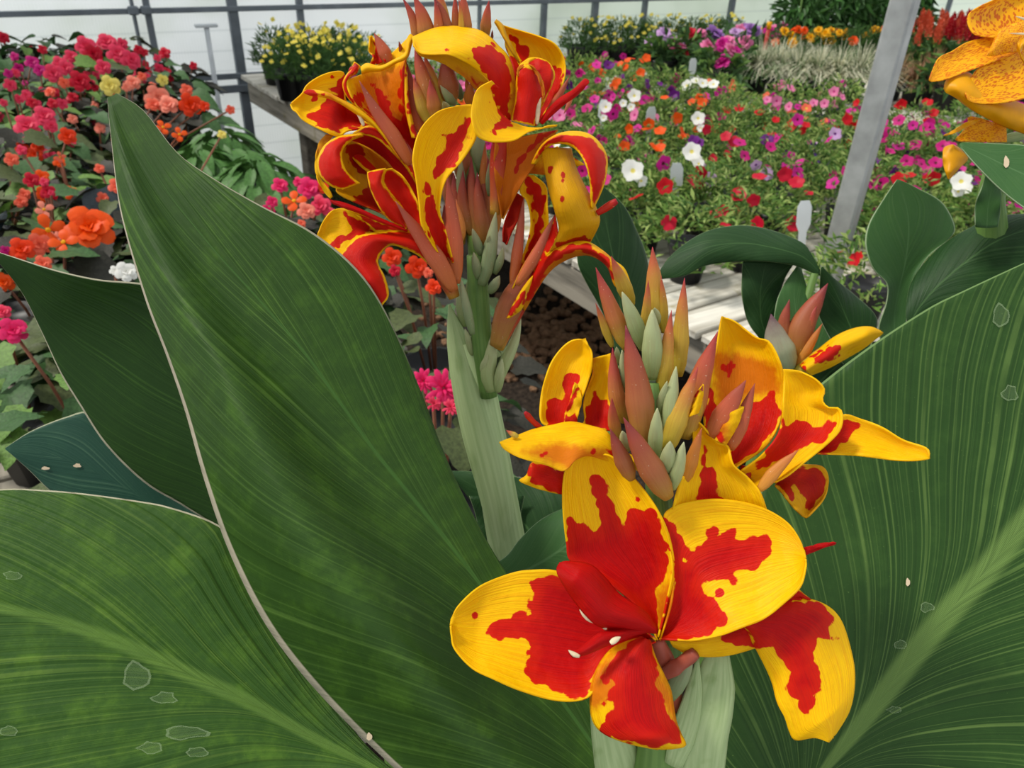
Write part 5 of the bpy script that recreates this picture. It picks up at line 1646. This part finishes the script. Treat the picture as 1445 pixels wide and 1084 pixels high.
petal(fl, T2, '742,630 768,520 786,400 758,260 790,215 860,196 950,191 1060,212 1150,262 1198,330 1212,378', '745,636 800,640 860,641 940,626 1010,600 1080,572 1140,525 1195,470 1212,410 1212,382', [0.299, 0.295, 0.292, 0.289, 0.287], [0, 0.008, 0.012, 0.006], [0, -0.004, -0.004, 0], 0.006,
      red=['742,640 775,500 790,400 755,260 780,260 810,300 840,345 845,380 820,388 850,365 900,322 898,295 920,285 935,310 955,290 985,290 1000,315 1050,305 1085,305 1103,340 1085,385 1040,410 1000,425 995,455 970,462 935,445 890,455 880,470 920,500 935,480 955,485 945,505 925,505 930,530 960,560 950,600 890,625 830,640'],
      dots=[(913, 300, 20), (970, 303, 21), (1075, 330, 29), (940, 489, 16), (975, 440, 22), (1050, 390, 26), (825, 350, 20), (900, 440, 18), (940, 560, 20)], nu=60, nv=84)
petal(fl, T2, '735,640 640,560 560,500 480,440 412,418 350,416 280,425 180,465 115,520 88,560 81,592', '735,645 640,690 560,740 530,812 480,834 400,830 300,800 220,765 150,730 95,670 84,625 81,594', [0.3, 0.296, 0.293, 0.29, 0.288], [0, 0.008, 0.012, 0.006], [0, -0.006, -0.006, 0], 0.006,
      red=['740,640 560,500 480,440 420,432 350,435 330,460 345,490 325,520 330,560 275,550 265,570 235,568 205,585 200,605 205,620 235,635 275,630 320,645 330,680 320,720 345,775 400,790 440,822 520,815 545,740 620,690'],
      dots=[(157, 556, 11), (183, 580, 5), (236, 602, 36), (300, 570, 26), (327, 682, 15), (335, 510, 15), (335, 455, 13), (322, 738, 14), (350, 770, 14), (300, 620, 22)], nu=60, nv=84)
petal(fl, T2, '690,630 630,650 590,672 552,722 528,792 530,882 562,932 640,966 740,988', '715,640 735,700 760,750 782,800 792,860 800,900 815,940 829,975 790,985', [0.298, 0.29, 0.284, 0.282, 0.284], [0, 0.004, 0.006, 0], [0, 0.004, 0.006, 0], -0.008,
      red=['690,620 640,660 600,680 575,750 600,770 585,820 600,850 570,890 552,915 562,940 740,978 820,968 790,890 765,870 760,830 740,790 730,700 720,630'], dots=[(577, 762, 17), (568, 838, 16), (585, 830, 12)],
      flush=['690,640 552,722 520,800 530,860 640,800 700,800 760,860 810,950 800,850 740,720'], nu=30, nv=48)
petal(fl, T2, '735,605 700,550 620,495 572,440 525,400 460,390 428,392', '738,618 650,610 560,598 512,560 465,500 425,435 420,412', [0.296, 0.288, 0.284, 0.284], [0, 0.004, 0], [0, -0.002, 0], -0.007, allred=True, name='staminode', nu=22)
petal(fl, T2, '700,605 640,602 570,612 530,635 490,668 456,680', '715,612 660,628 600,648 560,665 520,682 470,697', [0.294, 0.284, 0.28], 0, 0, -0.003, allred=True, name='staminode')
spindle(fl, T2, '590,650 605,640 623,630', 20, 0.280, 0.280, 'anther', 'anther', blunt=True)
spindle(fl, T2, '492,692 472,684 456,672', 16, 0.279, 0.279, 'anther', 'anther', blunt=True)
spindle(fl, T2, '540,580 515,562 492,543', 26, 0.285, 0.284, 'anther', 'anther', blunt=True)
spindle(fl, T2, '578,605 570,600 560,595', 12, 0.285, 0.285, 'anther', 'anther', blunt=True)
spindle(fl, T2, '760,750 800,725 835,700 862,680', 60, 0.305, 0.299, 'ovary', 'stamen', shape=[0.6, 0.75, 0.85, 0.7, 0.72, 0.74, 0.6], n=14)

# ------------------------------------------------------------------ canna behind, in bud, with arching leaves
b2 = P(1080, 620, 0.62)
Cn = plant('canna', 'smaller canna behind in bud with dark arching leaves against the bench', 'canna', (b2[0], b2[1], 0))
canna_pot(Cn, b2[0], b2[1])
so = Cn['_org']
rod('stem', [(b2[0], b2[1], 0.2), (b2[0], b2[1], 0.8), tuple(b2), tuple(P(1095, 520, 0.60)), tuple(P(1105, 490, 0.59))], [0.014, 0.012, 0.01, 0.008, 0.006], 'stem_green', Cn, 10, so)
leaf(Cn, T800, '800,315 770,262 740,228 650,192 560,176 470,186 400,216 330,270 288,325', '800,335 760,318 720,302 640,290 550,288 440,302 370,335 295,345', '800,325 765,290 730,268 645,245 555,232 455,242 385,275 330,310 286,338',
     [0.60, 0.60, 0.605, 0.61, 0.62], [0, 0.012, 0.012, 0], [0, 0, 0], 'leaf_back', nu=24, nv=48, label='leaf arching over the bench edge')
leaf(Cn, T800, '610,535 572,480 553,400 553,330 556,285', '660,560 662,480 672,400 690,340 722,290', '640,545 615,480 610,400 618,340 630,288', [0.62, 0.615, 0.61], 0, 0.004, 'leaf_back', nu=20, nv=32, label='dark drooping leaf blade')
leaf(Cn, T800, '690,600 655,520 660,430 682,370 728,302', '880,600 840,545 800,470 762,380 738,304', '770,600 735,520 722,440 718,375 733,303', [0.60, 0.605, 0.61], 0, 0.003, 'leaf_soft', nu=20, nv=32, label='upright young leaf')
leaf(Cn, T800, '880,620 830,560 800,480 798,400 802,308', '960,560 980,492 968,450 905,392 835,335 808,306', '930,600 905,520 880,460 850,390 806,307', [0.615, 0.62, 0.615], 0, [0, 0.01, 0], 'leaf_back', nu=24, nv=36, label='leaf beside the steel post')
leaf(Cn, T800, '640,660 700,590 770,550 830,545', '900,760 960,660 1000,590 1010,540', '760,710 830,640 890,590 920,545', [0.63, 0.635, 0.64], 0, 0.004, 'leaf_back', nu=18, nv=28, label='low leaf close to the bench')
for s, w, m, dd in (('700,630 665,545 645,455', 96, 'bract_purple', -.004), ('715,600 745,490 825,358', 84, 'bud_brown', 0), ('690,570 685,490 704,408', 46, 'bud_brown', .003), ('725,620 770,550 808,485', 34, 'sepal_orange', -.003), ('740,560 760,490 790,430', 50, 'bud_salmon', -.002)):
    spindle(Cn, T800, s, w, 0.585 + dd, 0.575 + dd, m, 'bract' if 'bract' in m else 'bud', False, n=12)
fl = fpart(Cn, 'flower_bud', T800, '728,640 790,600 860,560', 60, 0.58, 0.575, 'bud_yellow')
petal(fl, T800, '735,618 790,570 850,525 910,500 960,496 998,512', '770,650 830,625 890,592 940,562 975,535 1000,516', [0.578, 0.572, 0.568], 0, 0, -0.014, red=['770,590 830,560 862,555 862,585 800,620', '730,620 760,605 755,640'], rip=0.003)
leaf(Cn, T800, '1000,560 985,500 1010,420 1012,360 975,322 955,285 943,225 958,162 1005,85 1043,30', '1070,520 1074,450 1085,390 1105,330 1145,270 1205,220 1226,180 1185,102 1105,56 1050,30', '1035,540 1035,450 1050,370 1065,310 1075,250 1080,190 1075,130 1060,75 1046,30',
     [0.60, 0.60, 0.595, 0.59], [0, -0.01, -0.006, 0], [0, 0, 0.004, 0], 'leaf_soft', nu=30, nv=48, label='rounded upright pale green leaf')
leaf(Cn, T800, '1076,490 1072,440 1092,350 1160,262 1240,202 1350,152 1450,140 1560,150', '1090,520 1150,520 1240,500 1330,460 1450,380 1560,260 1570,160', '1080,500 1110,440 1170,370 1250,300 1350,230 1450,190 1565,155',
     [0.56, 0.555, 0.55, 0.545], [0, 0.02, 0.02, 0], [0, -0.01, 0], 'leaf_back', nu=30, nv=48, label='dark cupped leaf')

# ------------------------------------------------------------------ yellow spotted canna at the right edge
b3 = P(1400, 330, 0.56)
D = plant('canna', 'canna with yellow orange-spotted flower at the right edge', 'canna', (b3[0] + 0.01, b3[1] + 0.01, 0))
canna_pot(D, b3[0] + 0.01, b3[1] + 0.01)
so = D['_org']
rod('stem', [(b3[0], b3[1], 0.2), (b3[0], b3[1], 0.9), tuple(b3), tuple(P(1398, 280, 0.55)), tuple(P(1412, 205, 0.54))], [0.014, 0.013, 0.011, 0.009, 0.007], 'stem_green', D, 10, so)
fl = fpart(D, 'flower', T1200, '800,860 900,820 1030,790 1150,740', 60, 0.53, 0.51, 'sheath')
petal(fl, T1200, '1030,620 900,565 760,485 700,430 640,438 570,465 548,520', '1060,800 900,742 760,672 680,622 620,575 560,545', [0.51, 0.505, 0.5], 0, 0, -0.008, mat='petal_plain_yellow')
petal(fl, T1200, '920,835 800,835 620,825 700,770', '915,745 800,705 720,685 690,690', [0.515, 0.513], 0, 0, 0.002, mat='petal_spotted')
petal(fl, T1200, '740,700 680,720 600,770 548,797', '760,710 690,745 620,780 552,800', [0.512, 0.51], 0, 0, 0, mat='petal_plain_yellow')
petal(fl, T1200, '600,850 552,870 543,920 550,980 575,1052', '605,852 650,880 690,932 640,990 580,1056', [0.52, 0.518, 0.516], 0, 0, -0.004, mat='petal_plain_yellow')
petal(fl, T1200, '1020,270 900,232 780,215 720,195 688,130 700,78 760,38 840,0 950,-60', '1060,250 1150,150 1200,60 1160,-40 1040,-95', [0.505, 0.51, 0.512], [0, -0.004, 0], 0, 0.008, mat='petal_spotted', nu=30)
petal(fl, T1200, '1020,290 900,215 780,225 680,250 600,300 520,340 480,420 462,472', '1030,310 880,352 780,387 680,422 560,467 478,482', [0.505, 0.5, 0.497], [0, 0.006, 0], [0, -0.003, 0], 0.004, mat='petal_spotted', nu=28)
petal(fl, T1200, '1010,290 900,345 800,380 740,412 702,470 676,540 690,590', '1060,310 1150,450 1130,540 1000,587 880,607 780,612 715,602', [0.503, 0.498, 0.494], [0, 0.003, 0], [0, -0.002, 0], 0.002, mat='petal_spotted', nu=30)
petal(fl, T1200, '1020,300 930,310 860,325 800,328', '1080,130 980,135 880,180 825,280', [0.5, 0.496], 0, 0, -0.004, mat='petal_spotted')
petal(fl, T1200, '980,290 985,250 1010,230 1060,230', '1040,400 1000,330 1010,290 1060,270', [0.494, 0.49], 0, 0, -0.004, mat='petal_plain_yellow', name='staminode')
spindle(fl, T1200, '1060,125 1010,108 968,95', 16, 0.49, 0.488, 'anther', 'anther')
spindle(fl, T1200, '1060,200 990,198 930,196', 12, 0.49, 0.488, 'anther', 'anther')
leaf(D, TP, '1354,206 1376,232 1412,268 1450,297 1520,340 1600,370', '1356,202 1400,203 1450,206 1520,220 1600,260', '1354,204 1385,218 1430,240 1480,262 1540,290 1620,330', [0.49, 0.48, 0.47], [0, -0.01, 0], [0, 0.01, 0], 'leaf_soft', nu=24, nv=40, label='leaf under the spotted flower')
leaf(D, TP, '1376,320 1376,290 1386,262 1394,236', '1408,320 1412,290 1412,268 1404,236', '1392,322 1394,290 1399,265 1399,236', [0.53, 0.525], 0, 0, 'leaf_soft', nu=14, nv=20, label='clasping leaf base')

# leaf stalks down to the shoots


def stalk(par, a, base_xy, z1, rad=0.006):
    p0_ = P(*a)
    p2_ = np.array([base_xy[0], base_xy[1], z1])
    p1_ = (p0_ + p2_) / 2 + np.array([0, 0, -0.06])
    pts_ = [tuple((1 - t) ** 2 * p0_ + 2 * t * (1 - t) * p1_ + t * t * p2_) for t in np.linspace(0, 1, 8)]
    rod('leaf_stalk', pts_, [rad * 0.6] + [rad] * 7, 'stem_green', par, 8, par['_org'])


stalk(A, (877, 516, 0.62), (b0[0] + 0.05, b0[1] + 0.02), 0.24, 0.007)
stalk(A, (512, 850, 0.445), (b0[0] - 0.03, b0[1]), 0.24)
stalk(A, (328, 772, 0.50), (b0[0] - 0.05, b0[1] + 0.03), 0.24)
stalk(A, (622, 1130, 0.362), (b0[0] - 0.02, b0[1] - 0.04), 0.24, 0.007)
stalk(A, (830, 825, 0.525), (b0[0] + 0.03, b0[1] + 0.04), 0.24)
stalk(A, (870, 1180, 0.338), (b0[0] + 0.01, b0[1] - 0.05), 0.24, 0.008)
stalk(B, (1135, 1118, 0.368), (b1[0] + 0.04, b1[1] + 0.02), 0.24, 0.008)
stalk(Cn, (1250, 488, 0.602), (b2[0] + 0.05, b2[1] + 0.02), 0.24)
stalk(Cn, (1283, 466, 0.562), (b2[0] + 0.06, b2[1] - 0.01), 0.24)
stalk(Cn, (1080, 485, 0.622), (b2[0] - 0.03, b2[1] + 0.02), 0.24, 0.005)
stalk(Cn, (1190, 525, 0.625), (b2[0] + 0.03, b2[1] + 0.03), 0.24, 0.005)
stalk(Cn, (1150, 385, 0.601), (b2[0] + 0.01, b2[1] + 0.04), 0.24, 0.005)

# ------------------------------------------------------------------ dried water marks and flecks on the leaves
from mathutils.bvhtree import BVHTree
wm = NT('water_mark')
_d = wm.n('ShaderNodeBsdfDiffuse')
_d.inputs[0].default_value = lin('#9cb088')
_t = wm.n('ShaderNodeBsdfTransparent')
_m = wm.n('ShaderNodeMixShader')
_m.inputs[0].default_value = 0.30
wm.link(_t.outputs[0], _m.inputs[1])
wm.link(_d.outputs[0], _m.inputs[2])
wm.link(_m.outputs[0], wm.out.inputs[0])
MATS['water_mark'] = wm.m
plain('fleck', '#cbb89a', 0.7, 0.2)


def on_leaf(lf, org):
    me_ = lf.data
    vv = [Vector(v.co) + Vector(org) for v in me_.vertices]
    return BVHTree.FromPolygons(vv, [tuple(p.vertices) for p in me_.polygons])


def mark(lf, org, bvh, px, py, rx, ry, name, mat, seed, solid=False):
    rr_ = random.Random(seed)
    n_ = 14
    ring = []
    rad_ = [rr_.uniform(0.7, 1.15) for _ in range(n_)]
    for k_ in ((1.0, 0.84) if not solid else (1.0,)):
        for j_ in range(n_):
            a_ = 2 * math.pi * j_ / n_
            x_, y_ = px + rx * k_ * rad_[j_] * math.cos(a_), py + ry * k_ * rad_[j_] * math.sin(a_)
            dd_ = Vector(unproj(np.array(x_), np.array(y_), np.array(1.0)) - C0).normalized()
            hit = bvh.ray_cast(Vector(C0), dd_)
            if hit[0] is None:
                return
            ring.append(hit[0] - dd_ * 0.0011 - Vector(org))
    if solid:
        f_ = [tuple(range(n_))]
    else:
        f_ = [(j_, (j_ + 1) % n_, n_ + (j_ + 1) % n_, n_ + j_) for j_ in range(n_)] + [tuple(range(n_, 2 * n_))]
    me_ = mesh_from(name, ring, f_, [mat, 'water_mark_thin'] if not solid else [mat], ([0] * n_ + [1]) if not solid else None)
    link(name, me_, lf)


wt = NT('water_mark_thin')
_d = wt.n('ShaderNodeBsdfDiffuse')
_d.inputs[0].default_value = lin('#8fa67c')
_t = wt.n('ShaderNodeBsdfTransparent')
_m = wt.n('ShaderNodeMixShader')
_m.inputs[0].default_value = 0.10
wt.link(_t.outputs[0], _m.inputs[1])
wt.link(_d.outputs[0], _m.inputs[2])
wt.link(_m.outputs[0], wt.out.inputs[0])
MATS['water_mark_thin'] = wt.m
for par_, mt_, lst in ((A, 'leaf_low', [(192, 955, 20, 22), (232, 985, 20, 9), (262, 1034, 32, 11), (212, 1056, 20, 9), (14, 1032, 14, 9), (18, 812, 14, 6), (278, 1062, 16, 8)]),
                       (B, 'leaf_right', [(1412, 446, 12, 18), (1425, 555, 13, 12), (1308, 857, 10, 8), (1262, 1002, 12, 5), (1272, 910, 10, 8)])):
    lf_ = [o_ for o_ in par_.children if o_.type == 'MESH' and o_.data.materials and o_.data.materials[0].name == mt_][0]
    bv_ = on_leaf(lf_, par_['_org'])
    for q_, (a_, b_, c_, d_) in enumerate(lst):
        mark(lf_, par_['_org'], bv_, a_, b_, c_, d_, 'water_mark', 'water_mark', q_)
for par_, mt_, lst in ((A, 'leaf_big', [(521, 1040, 4, 6)]), (A, 'leaf_blue', [(64, 661, 6, 2.5), (109, 657, 6, 3)]), (D, 'leaf_soft', [(1420, 229, 4, 9)]), (B, 'leaf_right', [(1281, 822, 3, 6)])):
    lf_ = [o_ for o_ in par_.children if o_.type == 'MESH' and o_.data.materials and o_.data.materials[0].name == mt_][0]
    bv_ = on_leaf(lf_, par_['_org'])
    for q_, (a_, b_, c_, d_) in enumerate(lst):
        mark(lf_, par_['_org'], bv_, a_, b_, c_, d_, 'fleck', 'fleck', q_, True)

# ------------------------------------------------------------------ labels: look-alikes in a short run are told apart by their order
bpy.context.view_layer.update()
ORD = ['leftmost', 'second from left', 'third from left', 'fourth from left', 'fifth from left', 'sixth from left', 'seventh from left', 'eighth from left', 'ninth from left', 'tenth from left', 'eleventh from left', 'twelfth from left']
same = {}
for o_ in COL.objects:
    if o_.get('category'):
        same.setdefault(o_['label'], []).append(o_)
for lab_, obs in same.items():
    if 2 <= len(obs) <= 12:
        obs.sort(key=lambda q: proj(q.matrix_world.translation)[0])
        for i_, o_ in enumerate(obs):
            w_ = ORD[i_] if i_ < len(obs) - 1 else 'rightmost'
            o_['label'] = lab_ + ', ' + w_

for o_ in list(bpy.data.objects):
    if '_org' in o_.keys():
        del o_['_org']
